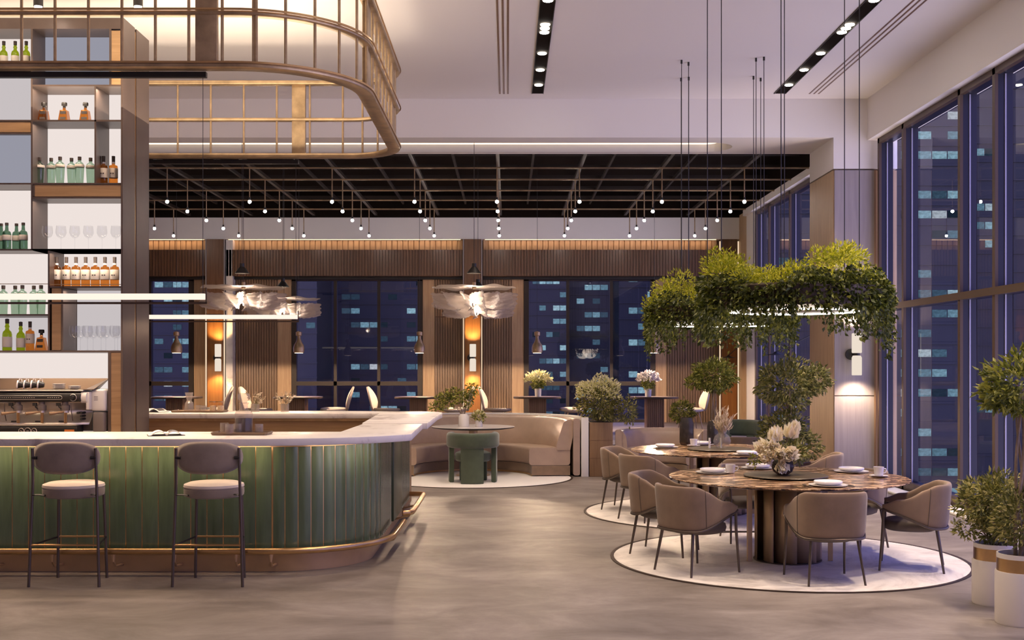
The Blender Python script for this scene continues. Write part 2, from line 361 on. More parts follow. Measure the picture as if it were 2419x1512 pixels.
def arc(cx, cy_, r, a0, a1, n=16):
    return [(cx+r*math.cos(math.radians(a0+(a1-a0)*i/n)), cy_+r*math.sin(math.radians(a0+(a1-a0)*i/n))) for i in range(n+1)]
def tag(o, label, cat=None, group=None, kind=None):
    o['label'] = label
    if cat: o['category'] = cat
    if group: o['group'] = group
    if kind: o['kind'] = kind
    return o
def thing(name, label, cat=None, loc=(0,0,0), rz=0.0, group=None):
    o = bpy.data.objects.new(name, None); C.objects.link(o); o.empty_display_size = 0.1
    o.location = loc; o.rotation_euler = (0, 0, rz); return tag(o, label, cat, group)
def struct(name, mb, m_, label=None, parent=None, **k):
    o = mb.build(name, m_, parent, **k)
    if not parent: o['kind'] = 'structure'
    if label: o['label'] = label
    return o
def dup(o, loc=None, rz=None, label=None, parent=None, scale=None):
    c = o.copy(); C.objects.link(c)
    if parent is not None: c.parent = parent
    if loc is not None: c.location = loc
    if rz is not None: c.rotation_euler.z = rz
    if scale is not None: c.scale = scale
    if label: c['label'] = label
    for ch in list(o.children):
        d = dup(ch, parent=c)
        d.matrix_parent_inverse = ch.matrix_parent_inverse
    return c
def pcopy(o, parent, loc=None, rz=None, scale=None):
    """a further copy of a part"""
    c = o.copy(); C.objects.link(c); c.parent = parent
    if loc is not None: c.location = loc
    if rz is not None: c.rotation_euler.z = rz
    if scale is not None: c.scale = scale
    return c
ORD = ['first','second','third','fourth','fifth','sixth','seventh','eighth','ninth','tenth','eleventh','twelfth']
ORD += ['thirteenth','fourteenth','fifteenth','sixteenth','seventeenth','eighteenth','nineteenth','twentieth']

def leaves(name, pts, size, m_, parent=None, aspect=0.42, droop=0.2, outward=None, jitter=0.7, fold=0.25, loc=None, up=0.0):
    """many small folded leaves (two triangles each) at the points pts; outward: direction per leaf"""
    pts = np.asarray(pts, float); N = len(pts)
    d = RNG.normal(size=(N,3))
    d /= np.linalg.norm(d, axis=1)[:,None]
    if outward is not None:
        o = np.asarray(outward, float); o = o/(np.linalg.norm(o, axis=1)[:,None]+1e-9); d = d*jitter+o
    d[:,2] += up-droop; d /= np.linalg.norm(d, axis=1)[:,None]
    q = RNG.normal(size=(N,3)); sd = np.cross(d, q); sd /= np.linalg.norm(sd, axis=1)[:,None]; nn = np.cross(d, sd)
    L = size*(0.6+0.8*RNG.random(N))[:,None]; W = L*aspect
    b0 = pts; mid = pts+d*L*0.45+nn*L*fold*0.3
    l = mid+sd*W*0.5+nn*L*fold*0.3; r = mid-sd*W*0.5+nn*L*fold*0.3; t = pts+d*L
    co = np.stack([b0, r, t, l], 1).reshape(-1,3)
    me = bpy.data.meshes.new(name); me.vertices.add(4*N); me.vertices.foreach_set('co', co.ravel())
    me.loops.add(6*N); me.polygons.add(2*N)
    k = np.arange(N)*4
    li = np.stack([k, k+1, k+2, k, k+2, k+3], 1).ravel(); me.loops.foreach_set('vertex_index', li)
    me.polygons.foreach_set('loop_start', np.arange(0, 6*N, 3)); me.update(calc_edges=True); me.validate()
    me.materials.append(m_)
    o = bpy.data.objects.new(name, me); C.objects.link(o)
    if parent: o.parent = parent
    if loc: o.location = loc
    return o
def ellipsoid_pts(N, c, r, shell=0.55, zmin=-1.0):
    out_ = []; nrm = []
    while len(out_) < N:
        d = RNG.normal(size=3); d /= np.linalg.norm(d)
        if d[2] < zmin: continue
        k = shell+(1-shell)*RNG.random()**0.6
        # clumpy outline
        k *= 0.88+0.14*math.sin(5*d[0]+1.3)*math.sin(6*d[1]+0.4)+0.10*math.sin(7*d[2]+3*d[0])
        out_.append((c[0]+d[0]*r[0]*k, c[1]+d[1]*r[1]*k, c[2]+d[2]*r[2]*k)); nrm.append(d)
    return out_, nrm
# ================================================================== ROOM SHELL
XR = 5.30; YB = 16.5; YB2 = 17.8; YW = 26.5; CE = 5.53; PLT = 0.35
struct('floor', MB().box(-8.7, 5.62, -4.2, 19.1, -0.2, 0.0), M['floor'], 'polished grey-beige concrete floor of the dining hall', smooth=0)
struct('floor_raised', MB().box(-10.2, 5.62, 19.1, 26.7, -0.2, PLT), M['floor'], 'raised concrete floor of the rear dining room', smooth=0)
struct('ceiling', MB().box(-8.7, 5.62, -4.2, YB, CE, 5.75), M['paint'], 'white painted main ceiling', smooth=0)
struct('ceiling_rear', MB().box(-10.2, 5.62, YB2, 26.7, 5.68, 5.75), M['blackmatte'], 'dark open ceiling of the rear dining room', smooth=0)
struct('wall_left', MB().box(-8.7, -8.5, -4.2, YB2, 0, 5.75), M['paint'], smooth=0)
struct('wall_left_rear', MB().box(-10.2, -10.0, YB2, 26.7, 0, 5.75), M['wood_mid'], smooth=0)
struct('wall_front', MB().box(-8.7, 5.62, -4.2, -4.0, 0, 5.75), M['paint'], smooth=0)
struct('wall_side_rear', MB().box(-10.2, -8.5, YB2-.1, YB2, 0, 5.75), M['paint'], smooth=0)
# bulkhead with a lit recess in its soffit
mb = MB().box(-8.5, 4.70, YB, YB2, 5.13, 5.75).box(-8.5, 4.70, YB, 16.90, 4.97, 5.13).box(-8.5, 4.70, 17.62, YB2, 4.97, 5.13)
mb.prism([(4.70, 16.90)]+[(4.70, 17.62)]+arc(3.02, 17.26, 0.36, 90, -90, 14), 4.97, 5.13)
struct('wall_bulkhead', mb, M['paint'], 'white bulkhead between the main and rear ceilings', smooth=0)
p3 = [(-8.4, 17.56, 5.085), (-3, 17.56, 5.085), (3.0, 17.56, 5.085)]+[(x, y, 5.085) for x, y in arc(3.02, 17.38, 0.18, 90, 0, 8)]
tag(MB().tube(p3, 0.011, 6).build('cove_light_strip', M['e_strip2']), 'warm glowing light strip in the long ceiling recess above the opening', 'light strip')
struct('trim_recess', MB().box(-8.45, 2.95, 16.905, 17.615, 5.115, 5.129), M['bronze'], 'dark lining of the lit ceiling recess', smooth=0)
# end column: white above, panelled below
struct('wall_column', MB().box(4.70, 5.62, YB, YB2, 4.52, 5.75), M['paint'], 'white upper part of the column beside the windows', smooth=0)
mb = MB().box(4.70, 5.62, YB+.02, YB2, 0, 4.50)
struct('wall_column_core', mb, M['wood_light'], 'light oak side of the column', smooth=0)
mb = MB()
for z0, z1 in ((0.0, 1.235), (1.25, 4.50)): mb.box(4.715, 5.285, YB, YB+.02, z0, z1)
struct('trim_column_panel', mb, M['satin'], 'pale satin panels facing the column', smooth=0)
struct('trim_column_edge', MB().box(5.285, 5.31, YB-.01, YB+.02, 0, 4.5), M['wood_mid'], smooth=0)
# right wall: soffit above glazing, piers
mb = MB().box(5.19, 5.62, -4.2, YB, 4.93, 5.75).box(XR, 5.62, -4.2, -3.9, 0, 4.93)
struct('wall_right', mb, M['paint'], 'white wall band above the tall windows', smooth=0)
mb = MB().box(XR, 5.62, YB2, 18.6, 0, 5.75).box(XR, 5.62, 18.6, 24.5, 5.02, 5.75)
struct('wall_right_rear', mb, M['paint'], smooth=0)
struct('trim_1', MB().box(5.20, XR, YB2, 25.3, 4.97, 5.10), M['paint'], 'white cornice above the rear side windows', smooth=0)
mb = MB().box(XR, 5.62, 25.3, 26.7, 0, 5.75); struct('wall_right_end', mb, M['wood_light'], smooth=0)
struct('trim_2', MB().box(XR-.02, XR+.12, 24.5, 25.3, PLT, 4.97), M['paint'], 'white blind stack beside the rear side window', smooth=0)
# kerb along the window
struct('trim_3', MB().box(5.00, 5.24, -4.0, YB, 0, 0.035), M['rug_white'], 'pale stone kerb at the foot of the windows', smooth=0, bevel=0.01)
# ---- window_1: the tall glazed wall
def win_wall(name, label, ys, y_lo, z0, z1, ztr):
    root = thing(name, label); root['kind'] = 'structure'
    f = MB()
    for y in ys: f.box(XR, XR+.035, y, y+.07, z0, z1)
    f.box(XR, XR+.06, y_lo, ys[0]+.07, z1-.07, z1).box(XR, XR+.06, y_lo, ys[0]+.07, z0, z0+.11)
    if ztr: f.box(XR-.01, XR+.045, y_lo, ys[0]+.07, ztr[0], ztr[1])
    f.build('mullion_cap', M['frame_bronze'], root, smooth=0)
    g = MB()
    for y in ys: g.box(XR+.035, XR+.20, y, y+.075, z0, z1)
    g.box(XR+.05, XR+.2, y_lo, ys[0]+.07, z1-.06, z1).box(XR+.05, XR+.2, y_lo, ys[0]+.07, z0, z0+.10)
    if ztr: g.box(XR+.045, XR+.2, y_lo, ys[0]+.07, ztr[0], ztr[1])
    g.build('mullion', M['frame_blue'], root, smooth=0)
    e = MB()
    for y in ys: e.box(XR+.105, XR+.122, y-.012, y, z0+.1, z1-.07)
    e.build('glazing_bead', M['alu'], root, smooth=0)
    MB().add([(XR+.113, y_lo, z0+.06), (XR+.113, ys[0]+.07, z0+.06), (XR+.113, ys[0]+.07, z1-.03), (XR+.113, y_lo, z1-.03)], [(0,1,2,3)]).build('pane', M['pane'], root, smooth=0)
    return root
ys = [16.32, 15.32, 13.40, 12.44, 10.52, 9.56, 7.64, 6.68, 4.76, 3.80, 1.88, 0.92, -1.0, -1.96, -3.92]
win_wall('window_1', 'tall glazed wall with dark mullions and one bronze transom', ys, -3.95, 0.02, 4.93, (2.455, 2.54))
win_wall('window_2', 'tall side window of the rear dining room', [24.43, 23.2, 21.5, 20.0, 18.62], 18.6, PLT, 4.97, None)

# ================================================================== REAR WALL
s = YW/F
def XW(px): return (px-1200)*s
wins = [(149, 458), (690, 998), (1238, 1547)]
WT = Z(655, YW)
mb = MB(); edges = [-10.2]+[e for a, b_ in wins for e in (XW(a), XW(b_))]+[5.62]
for i in range(0, len(edges), 2): mb.box(edges[i], edges[i+1], YW, YW+.25, 0, WT)
mb.box(-10.2, 5.62, YW, YW+.25, WT, 5.75)
for a, b_ in wins: mb.box(XW(a), XW(b_), YW, YW+.25, 0, PLT+.02)
struct('wall_back', mb, M['wood_mid'], 'rear wall clad in brown wood', smooth=0)
struct('trim_4', MB().box(-10, XR, YW-.30, YW, Z(565, YW-.3), Z(514, YW-.3)), M['paint'], 'white band above the slatted frieze', smooth=0)
struct('trim_dark', MB().box(-10, XR, YW-.32, YW, Z(514, YW-.3)+.002, 5.68), M['blackmatte'], smooth=0)
struct('trim_dark_side', MB().box(XR-.02, XR-.002, YB2, YW, 5.105, 5.68), M['blackmatte'], smooth=0)
struct('trim_dark_front', MB().box(-8.5, XR, YB2+.001, YB2+.015, 5.14, 5.68), M['blackmatte'], smooth=0)
colpx = [(495, 540), (1095, 1140), (1693, 1738)]
# slatted frieze (upper lit part and lower projecting part)
def slats(name, x0, x1, y0, y1, z0, z1, pitch, gap, m_, label=None):
    n_ = max(1, int(round((x1-x0)/pitch))); p_ = (x1-x0)/n_; mb = MB().box(x0, x1, y0+.03, y1, z0, z1)
    for i in range(n_): mb.box(x0+i*p_+gap/2, x0+(i+1)*p_-gap/2, y0, y0+.035, z0, z1)
    return struct(name, mb, m_, label, smooth=0)
bays = [(120, 494), (541, 1094), (1141, 1692)]
tn = 5
for a, b_ in bays:
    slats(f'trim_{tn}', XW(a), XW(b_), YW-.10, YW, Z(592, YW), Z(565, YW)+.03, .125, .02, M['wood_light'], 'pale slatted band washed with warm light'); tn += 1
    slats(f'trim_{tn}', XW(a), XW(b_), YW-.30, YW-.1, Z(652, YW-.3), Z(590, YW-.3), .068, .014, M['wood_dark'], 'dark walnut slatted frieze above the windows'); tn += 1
    struct(f'trim_{tn}', MB().box(XW(a), XW(b_), YW-.16, YW, Z(661, YW), Z(652, YW-.3)-.004), M['black'], 'black line under the frieze', smooth=0); tn += 1
    o = MB().box(XW(a)+.05, XW(b_)-.05, YW-.27, YW-.24, Z(565, YW-.3)-.010, Z(565, YW-.3)-.003).build('cove_light_strip', M['e_strip'])
    w_ = {120: 'behind the bar tower', 541: 'between the two left columns', 1141: 'nearest the side windows'}[a]
    tag(o, f'warm hidden light strip over the slatted frieze bay {w_}', 'light strip', 'cove strips over the frieze')
    area('cove_wash', ((XW(a)+XW(b_))/2, YW-.18, Z(566, YW-.3)), (0, 0, 0), XW(b_)-XW(a)-.2, .05, 5, WARM2)
flut = [(558, 655), (1028, 1094), (1141, 1208), (1575, 1690)]
for a, b_ in flut:
    for z0, z1 in ((PLT, Z(749, YW)-.01), (Z(749, YW)+.01, WT)):
        slats(f'trim_{tn}', XW(a), XW(b_), YW-.05, YW, z0, z1, .058, .016, M['wood_slat'], 'ribbed walnut wall panel'); tn += 1
for a, b_ in ((459, 494), (656, 689), (999, 1027), (1209, 1237), (1548, 1574)):
    struct(f'trim_{tn}', MB().box(XW(a), XW(b_), YW-.03, YW, PLT, WT), M['wood_light'], 'smooth oak panel beside a rear window', smooth=0); tn += 1
struct(f'trim_{tn}', MB().box(XW(541), XW(557), YW-.3, YW, PLT, Z(570, YW)), M['marble'], 'narrow pale marble pier', smooth=0); tn += 1
for k, (a, b_) in enumerate(colpx):
    c0, c1 = XW(a), XW(b_); yc = YW-.36
    z_top = Z(565, yc)
    struct('column', MB().box(c0+.03, c1-.03, yc, YW, PLT, z_top), M['wood_dark'], 'dark walnut column on the rear wall', smooth=0)
    struct('trim_column_veneer', MB().box(c0+.05, c1-.05, yc-.012, yc, PLT, Z(745, yc)), M['wood_amber'], 'amber veneer on the lower column', smooth=0)
    for xx in (c0, c1-.022):
        struct('trim_column_glow', MB().box(xx, xx+.022, yc-.01, yc+.03, PLT, Z(748 if k < 2 else 570, yc)), M['e_edge'], 'glowing edge strip of a rear column', smooth=0)
        if k < 2: struct('trim_column_edge', MB().box(xx, xx+.022, yc-.01, yc+.03, Z(748, yc), z_top), M['satin'], smooth=0)
# rear windows
for k, (a, b_) in enumerate(wins):
    x0, x1 = XW(a), XW(b_); zt = WT; zb = PLT; fr = .07
    root = thing(f'window_{k+3}', 'dark framed rear window of six panes'); root['kind'] = 'structure'
    f = MB().box(x0, x0+fr+.04, YW-.05, YW+.1, zb, zt).box(x1-fr-.04, x1, YW-.05, YW+.1, zb, zt).box(x0, x1, YW-.05, YW+.1, zt-fr-.02, zt).box(x0, x1, YW-.05, YW+.1, zb, zb+fr)
    for t in (1/3, 2/3): xm = x0+(x1-x0)*t; f.box(xm-.035, xm+.035, YW-.045, YW+.1, zb, zt)
    f.box(x0, x1, YW-.045, YW+.1, Z(911, YW), Z(901, YW))
    f.build('window_frame', M['frame_rear'], root, smooth=0)
    MB().add([(x0+.03, YW+.02, zb+.02), (x1-.03, YW+.02, zb+.02), (x1-.03, YW+.02, zt-.02), (x0+.03, YW+.02, zt-.02)], [(0,1,2,3)]).build('pane', M['pane'], root, smooth=0)

# ================================================================== REAR CEILING BEAMS AND BULBS
BX0, BP = -0.19, 1.425
for k in range(-7, 4):
    x = BX0+k*BP+.02; mb = MB().box(x-.03, x+.03, YB2, YW, 5.10, 5.16)
    struct('ceiling_beam', mb, M['beam'], 'brown steel ceiling beam running front to back', smooth=0)
    if k < 3:
        mb = MB().box(x+.6, x+.64, YB2, YW, 5.36, 5.42); struct('ceiling_beam_upper', mb, M['bronze_dull'], smooth=0)
rowsY = [19.75, 21.0, 22.32, 23.65, 25.0]
for y in rowsY:
    struct('ceiling_rail', MB().box(-10, 5.2, y-.014, y+.014, 5.075, 5.10), M['brass_aged'], 'thin brass rail carrying the bulb pendants', smooth=0)
for y in (18.4, 19.1, 20.4, 21.7, 22.9, 24.3, 25.7): struct('ceiling_rail_dark', MB().box(-10, 5.2, y-.03, y+.03, 5.42, 5.48), M['bronze_dull'], smooth=0)
first = None
rn = ['front', 'second', 'middle', 'fourth', 'rear']
for r_, y in enumerate(rowsY):
    n_ = 0
    for k in range(-7, 4):
        x = BX0+k*BP
        if x*F/y+1200 < 352 or (x*F/y+1200 > 1880): continue
        lab = f'bare glowing bulb, {ORD[n_]} from the left in the {rn[r_]} row under the dark ceiling'; n_ += 1
        if first is None:
            first = thing('pendant_bulb', lab, 'pendant lamp', (x, y, 5.08), 0, 'bare bulb pendants under the dark ceiling')
            MB().cyl((0,0,-.50), (0,0,0), .011, n=6).build('rod', M['brass_aged'], first)
            MB().cyl((0,0,-.55), (0,0,-.50), .018, n=10).build('socket', M['black'], first)
            MB().ball((0,0,-.575), .030, 10, 8).build('globe', M['e_bulb'], first)
        else: dup(first, (x, y, 5.08), 0, lab)

# ================================================================== EXTERIOR
mb_ = plain('night_facade', (0.012, 0.013, 0.016), 0.6, var=0.2, vscale=.15)
mg_ = plain('night_facade_glass', (0.05, 0.06, 0.14), 0.25)
em = bpy.data.materials.new('lit_window_glow'); em.use_nodes = True; n = em.node_tree; n.nodes.clear()
e = n.nodes.new('ShaderNodeEmission'); o = n.nodes.new('ShaderNodeOutputMaterial'); oi = n.nodes.new('ShaderNodeObjectInfo')
v = coords(n, (1.3, 1, 2.2)); f = noise(n, v, 1.2, 2, .5); 
ml = n.nodes.new('ShaderNodeMath'); ml.operation = 'MULTIPLY'; n.links.new(oi.outputs['Random'], ml.inputs[0]); n.links.new(f, ml.inputs[1])
mr = n.nodes.new('ShaderNodeMapRange'); mr.inputs[2].default_value = .55; mr.inputs[3].default_value = 0.03; mr.inputs[4].default_value = 0.75; n.links.new(ml.outputs[0], mr.inputs[0])
n.links.new(ramp(n, oi.outputs['Random'], [(0, (.20, .34, .55)), (.5, (.34, .62, .74)), (.9, (.55, .85, .88)), (1, (.9, .85, .8))]), e.inputs[0]); n.links.new(mr.outputs[0], e.inputs[1]); n.links.new(e.outputs[0], o.inputs[0])
def building(label, x0, x1, y, z0, z1, fx, fz, vx, vz, p, seed, wy=20, mat_=None):
    """office block; windows only where the photo looks at it: vx, vz = ranges of x and z in view"""
    rr = random.Random(seed); root = thing('office_building', label, 'building', (x0, y, 0), 0, 'night office buildings outside the windows')
    MB().box(0, x1-x0, 0, wy, z0, z1).build('wall', mat_ or mb_, root, smooth=0)
    b_ = MB(); z = z0
    while z < z1: b_.box(-.1, x1-x0+.1, -.25, 0, z-.18, z+.18); z += fz
    b_.build('floor_band', mb_, root, smooth=0)
    cells = [(i, j) for j in range(int((z1-z0)/fz)) for i in range(int((x1-x0)/fx)) if vx[0] < x0+i*fx < vx[1]-fx*.5 and vz[0] < z0+j*fz < vz[1]]
    pick = []
    for j in sorted({c[1] for c in cells}):
        run = False
        for i in sorted({c[0] for c in cells if c[1] == j}):
            run = rr.random() < (.72 if run else p)
            if run: pick.append((i, j))
    rr.shuffle(pick); pick = pick[:98]; w0 = None
    for i, j in pick:
        loc = (i*fx+fx*.5, -.06, z0+j*fz+fz*.5)
        if w0 is None:
            w0 = MB().box(-fx*.46, fx*.46, -.05, .05, -fz*.19, fz*.19).build('lit_window', em, root, loc=loc, smooth=0); w0['label'] = 'bluish lit office window'
        else: pcopy(w0, root, loc)
    return root
Yx = 250
def bx(px, Y): return X(px, Y)
building('dark office tower with scattered blue lit windows behind the left rear windows', bx(300, Yx), bx(720, Yx), Yx, -60, 60, 2.0, 3.1, (bx(350, Yx), bx(470, Yx)), (-12, 22), .6, 3)
building('dark office tower with lit windows seen through the middle rear window', bx(724, Yx), bx(770, Yx), Yx-12, -60, 70, 2.0, 3.1, (bx(724, Yx), bx(770, Yx)), (-12, 20), .55, 5)
building('broad dark office block behind the middle rear window', bx(775, Yx), bx(1100, Yx), Yx+20, -60, 60, 2.2, 3.3, (bx(770, Yx), bx(1000, Yx)), (-12, 22), .28, 6)
building('office block with long rows of blue lit windows seen through the right rear window', bx(1225, Yx), bx(1345, Yx), Yx, -60, 70, 1.5, 2.9, (bx(1245, Yx), bx(1335, Yx)), (-14, 21), .5, 8)
building('dark office block with sparse lit windows beside the potted shrub window', bx(1348, Yx), bx(1452, Yx), Yx+9, -60, 64, 1.8, 3.1, (bx(1350, Yx), bx(1450, Yx)), (-12, 21), .4, 9)
building('set back office block with small lit windows at the window edge', bx(1456, Yx), bx(1640, Yx), Yx-6, -60, 62, 2.0, 3.4, (bx(1458, Yx), bx(1545, Yx)), (-12, 21), .35, 12)
Yy = 176
building('office tower with lit windows seen past the hanging planters', bx(1700, Yy), bx(1960, Yy), Yy, -50, 60, 2.2, 3.0, (bx(1790, Yy), bx(1915, Yy)), (-10, 30), .14, 15)
building('office tower with cyan lit windows stacked in rows outside the tall side windows', bx(2090, Yy), bx(2300, Yy), Yy, -50, 80, 2.4, 3.05, (bx(2100, Yy), bx(2290, Yy)), (-22, 42), .45, 16)
building('farther office tower with lit windows outside the tall side windows', bx(2305, Yy), bx(2800, Yy), Yy+14, -50, 80, 2.4, 3.05, (bx(2310, Yy), bx(2440, Yy)), (-22, 44), .12, 19)
building('wide dark block closing the skyline beyond the towers', -260, 420, 330, -70, 105, 9, 9, (0, 0), (0, 0), 0, 1)
struct('ground_outside', MB().box(-500, 700, 27.5, 700, -62, -60), mg_, 'dark city ground far below the windows', smooth=0)
# ================================================================== CEILING LIGHTS AND DIFFUSERS
for k, (x0, x1, w_) in enumerate(((0.335, 0.503, 'over the aisle'), (3.76, 3.93, 'nearer the side windows'))):
    root = thing('ceiling_light_track', f'long black recessed downlight slot {w_}', 'recessed light', (x0, 0, CE), 0, 'recessed downlight slots')
    MB().box(0, .168, -3.5, 16.17, -.004, .12).build('channel', M['blackmatte'], root, smooth=0)
    MB().box(0, .008, -3.5, 16.17, -.012, 0).box(.16, .168, -3.5, 16.17, -.012, 0).build('channel_edge', M['black'], root, smooth=0)
    lamp = None
    ysl = [15.64, 14.84, 14.05, 13.16, 13.0, 12.86, 12.0, 11.2, 10.4, 9.6, 8.8, 8.0, 7.2, 5.6, 4.0, 2.4, 0.8, -.8, -2.4]
    for y in ysl:
        if lamp is None:
            lamp = MB().lathe([(.0, -.012), (.052, -.012), (.056, -.004)], 16).build('lamp_disc', M['e_down'], root, loc=(.084, y, -.006))
        else: pcopy(lamp, root, (.084, y, -.006))
    for y in [15.64, 14.4, 13.0, 11.6, 10.0, 8.4, 6.8, 5.0, 3.0, 1.0, -1.2]:
        spot('downlight', (.084, y, -.05), (165 if y < 12.5 else 240) if k == 0 else (500 if 7 < y < 14 else 220), (1.0, .78, .58), 105 if k == 0 else 76, .8, .06, root)
for k, (xs, w_) in enumerate((((-.114, -.057, 0.0), 'left of the aisle lights'), ((4.27, 4.335, 4.40), 'beside the side windows'))):
    root = thing('ceiling_vent', f'triple slot linear air diffuser {w_}', 'air vent', (0, 0, CE), 0, 'linear ceiling diffusers')
    for x in xs: MB().box(x-.011, x+.011, -3.5, 16.2, -.003, .03).build('slot', M['wood_dark'], root, smooth=0)

# ================================================================== HANGING BRASS RACK OVER THE BAR
root = thing('hanging_bar_rack', 'large brass cage rack with rounded corners hanging over the bar', 'bar rack', (0, 0, 0))
XS = -1.27
rp_ = [(-6.6, 9.4), (-4, 9.4)]+arc(-2.27, 10.4, 1.0, -90, 0, 18)+[(XS, 11.6)]+arc(XS-.6, 12.9, .6, 0, 90, 14)+[(-4, 13.5), (-6.6, 13.5)]
for zt, prof, nm in ((4.13, [(-.09,0),(.05,0),(.05,.045),(-.09,.045)], 'lower_rail'), (4.565, [(-.05,0),(.04,0),(.04,.035),(-.05,.035)], 'middle_rail'), (4.99, [(-.07,0),(.045,0),(.045,.045),(-.07,.045)], 'upper_rail')):
    MB().sweep(rp_, [(a, zt+b_) for a, b_ in prof]).build(nm, M['brass_aged'], root, smooth=30, bevel=.006, seg=1)
    MB().sweep(rp_, [(.05, zt+.032), (.062, zt+.032), (.062, zt+.048), (.05, zt+.048)]).build('rail_lip', M['brass'], root, smooth=30)
rod = None
pts = [(-4.55+.275*i, 9.4) for i in range(9)]+[(-4.55+.275*8+.28, 9.4)]
pts += arc(-2.27, 10.4, 1.0, -80, -5, 5)+[(XS, y) for y in (10.7, 11.0, 11.3, 11.6, 11.9, 12.2, 12.5, 12.8)]+arc(XS-.6, 12.9, .6, 15, 75, 3)
pts += [(-1.95-.39*i, 13.5) for i in range(9)]
for x, y in pts:
    if rod is None: rod = MB().cyl((0,0,4.15), (0,0,5.02), .013, n=8).build('rod', M['brass_aged'], root, loc=(x, y, 0))
    else: pcopy(rod, root, (x, y, 0))
for x0, x1, y0, y1, zt in ((-2.565, -2.385, 9.37, 9.42, CE), (-2.55, -2.39, 13.48, 13.53, 5.0), (XS-.05, XS+.0, 10.35, 10.60, CE), (XS-.05, XS+0, 12.62, 12.85, 5.0), (-5.2, -5.02, 9.37, 9.42, CE)):
    MB().box(x0, x1, y0, y1, 4.15, zt).build('hanger_plate', M['brass_aged'], root, smooth=0, bevel=.004)
area('added_rack_fill', (-4.0, 11.5, 4.24), (PI, 0, 0), 4.6, 3.3, 190, (1, .80, .60), parent=root)  # added unseen light, brightens the ceiling over the bar
# spot cylinders inside the rack
for k, x in enumerate((-4.52, -3.56)):
    r_ = thing('ceiling_spotlight', f'black cylinder spotlight above the bar shelves, {["left", "right"][k]} one of the pair', 'spotlight', (x, 11.0, 5.13), 0, 'cylinder spotlights over the bar')
    MB().cyl((0,0,.01), (0,0,.40), .045, n=20).build('body', M['black'], r_)
    MB().lathe([(0, 0), (.036, 0), (.036, .012)], 18).build('lens', M['e_down'], r_)
    spot('spotlight_beam', (0, 0, -.03), 90, WARM, 95, .8, .04, r_)
# linear lamps (suspended bars) with their black mounting tracks
for k, (Y, x1, w_) in enumerate(((9.5, -2.505, 'over the front bar counter'), (13.6, -2.493, 'over the rear bar counter'))):
    zt = 4.08; zl = 2.235
    r_ = thing('pendant_linear_lamp', f'long white glowing linear pendant {w_}', 'linear pendant lamp', (0, Y, 0), 0, 'linear pendants over the bar')
    MB().box(-6.4, x1, -.025, .025, zt, zt+.045).build('mounting_track', M['black'], r_, smooth=0)
    MB().box(-6.4, x1-.01, -.02, .02, zl, zl+.050).build('diffuser', M['e_bar'], r_, smooth=0, bevel=.006)
    MB().box(-6.4, x1, -.015, .015, zl-.037, zl-.020).box(x1-.006, x1, -.015, .015, zl-.03, zl+.10).build('frame', M['frame_bronze'], r_, smooth=0)
    for x in (x1-.03, x1-2.2): MB().cyl((x,0,zl+.05), (x,0,zt), .0025, n=5).build('cable', M['black'], r_)
    area('linear_lamp_light', (-4.45, 0, zl-.045), (0, 0, 0), 3.8, .04, 60, WARM, parent=r_)

# ================================================================== BAR COUNTER
root = thing('bar_counter', 'curved bar clad in green glazed planks with brass kick base', 'bar', (0, 0, 0))
XB = -1.12
bp = [(-8.4, 9.3), (-1.92, 9.3)]+arc(-1.92, 10.1, .8, -90, 0, 26)+[(XB, 12.9)]
def walk(path, d0, d1):
    pass
cum = [0]
for i in range(1, len(bp)): cum.append(cum[-1]+math.hypot(bp[i][0]-bp[i-1][0], bp[i][1]-bp[i-1][1]))
def at(s_):
    for i in range(1, len(bp)):
        if s_ <= cum[i] or i == len(bp)-1:
            t = (s_-cum[i-1])/(cum[i]-cum[i-1]); a, b_ = bp[i-1], bp[i]
            d = Vector((b_[0]-a[0], b_[1]-a[1])).normalized(); return Vector((a[0]+(b_[0]-a[0])*t, a[1]+(b_[1]-a[1])*t)), Vector((d.y, -d.x))
s_arc0 = cum[1]; s_arc1 = cum[-2]; s_end = cum[-1]
segs = []; s_ = s_arc0 % .132
while s_+.132 <= s_arc0+1e-6: segs.append((s_, s_+.132)); s_ += .132
n_ = 12; L_ = (s_arc1-s_arc0)/n_
for i in range(n_): segs.append((s_arc0+i*L_, s_arc0+(i+1)*L_))
n_ = 8; L_ = .8/n_
for i in range(n_): segs.append((s_arc1+i*L_, s_arc1+(i+1)*L_))
sd0 = s_arc1+1.70
n_ = 11; L_ = (s_end-sd0)/n_
for i in range(n_): segs.append((sd0+i*L_, sd0+(i+1)*L_))
mb = MB(); Z0, Z1 = .185, 1.025
for a, b_ in segs:
    g_ = .0035; row = []
    for t in np.linspace(a+g_, b_-g_, 5):
        p, nn = at(t); u = (t-a)/(b_-a)*2-1; o_ = .010*(1-u*u)+.004
        row.append((p.x+nn.x*o_, p.y+nn.y*o_))
    k = len(mb.v); vs = [(x, y, z) for z in (Z0, Z1) for x, y in row]; back = []
    for t in (a+g_, b_-g_):
        p, nn = at(t); back.append((p.x-nn.x*.012, p.y-nn.y*.012))
    vs += [(x, y, z) for z in (Z0, Z1) for x, y in back]
    fs = [(i, i+1, 6+i-1+0, 5+i) for i in range(4)]
    fs = [(i, i+1, 6+i, 5+i) for i in range(4)]+[(10, 0, 5, 12), (4, 11, 13, 9), tuple([0, 10, 11, 4, 3, 2, 1]), (5, 6, 7, 8, 9, 13, 12)]
    mb.add(vs, fs)
mb.build('tile_front', M['green_tile'], root, smooth=30, fix=True)
MB().sweep(bp, [(-.05, Z0), (0.004, Z0), (0.004, Z1), (-.05, Z1)]).build('brass_inlay', M['brass'], root)
MB().box(XB-.02, XB+.03, 10.1+.82, 10.1+1.68, Z0+.01, Z1).build('end_panel', M['green_panel'], root, smooth=0, bevel=.006)
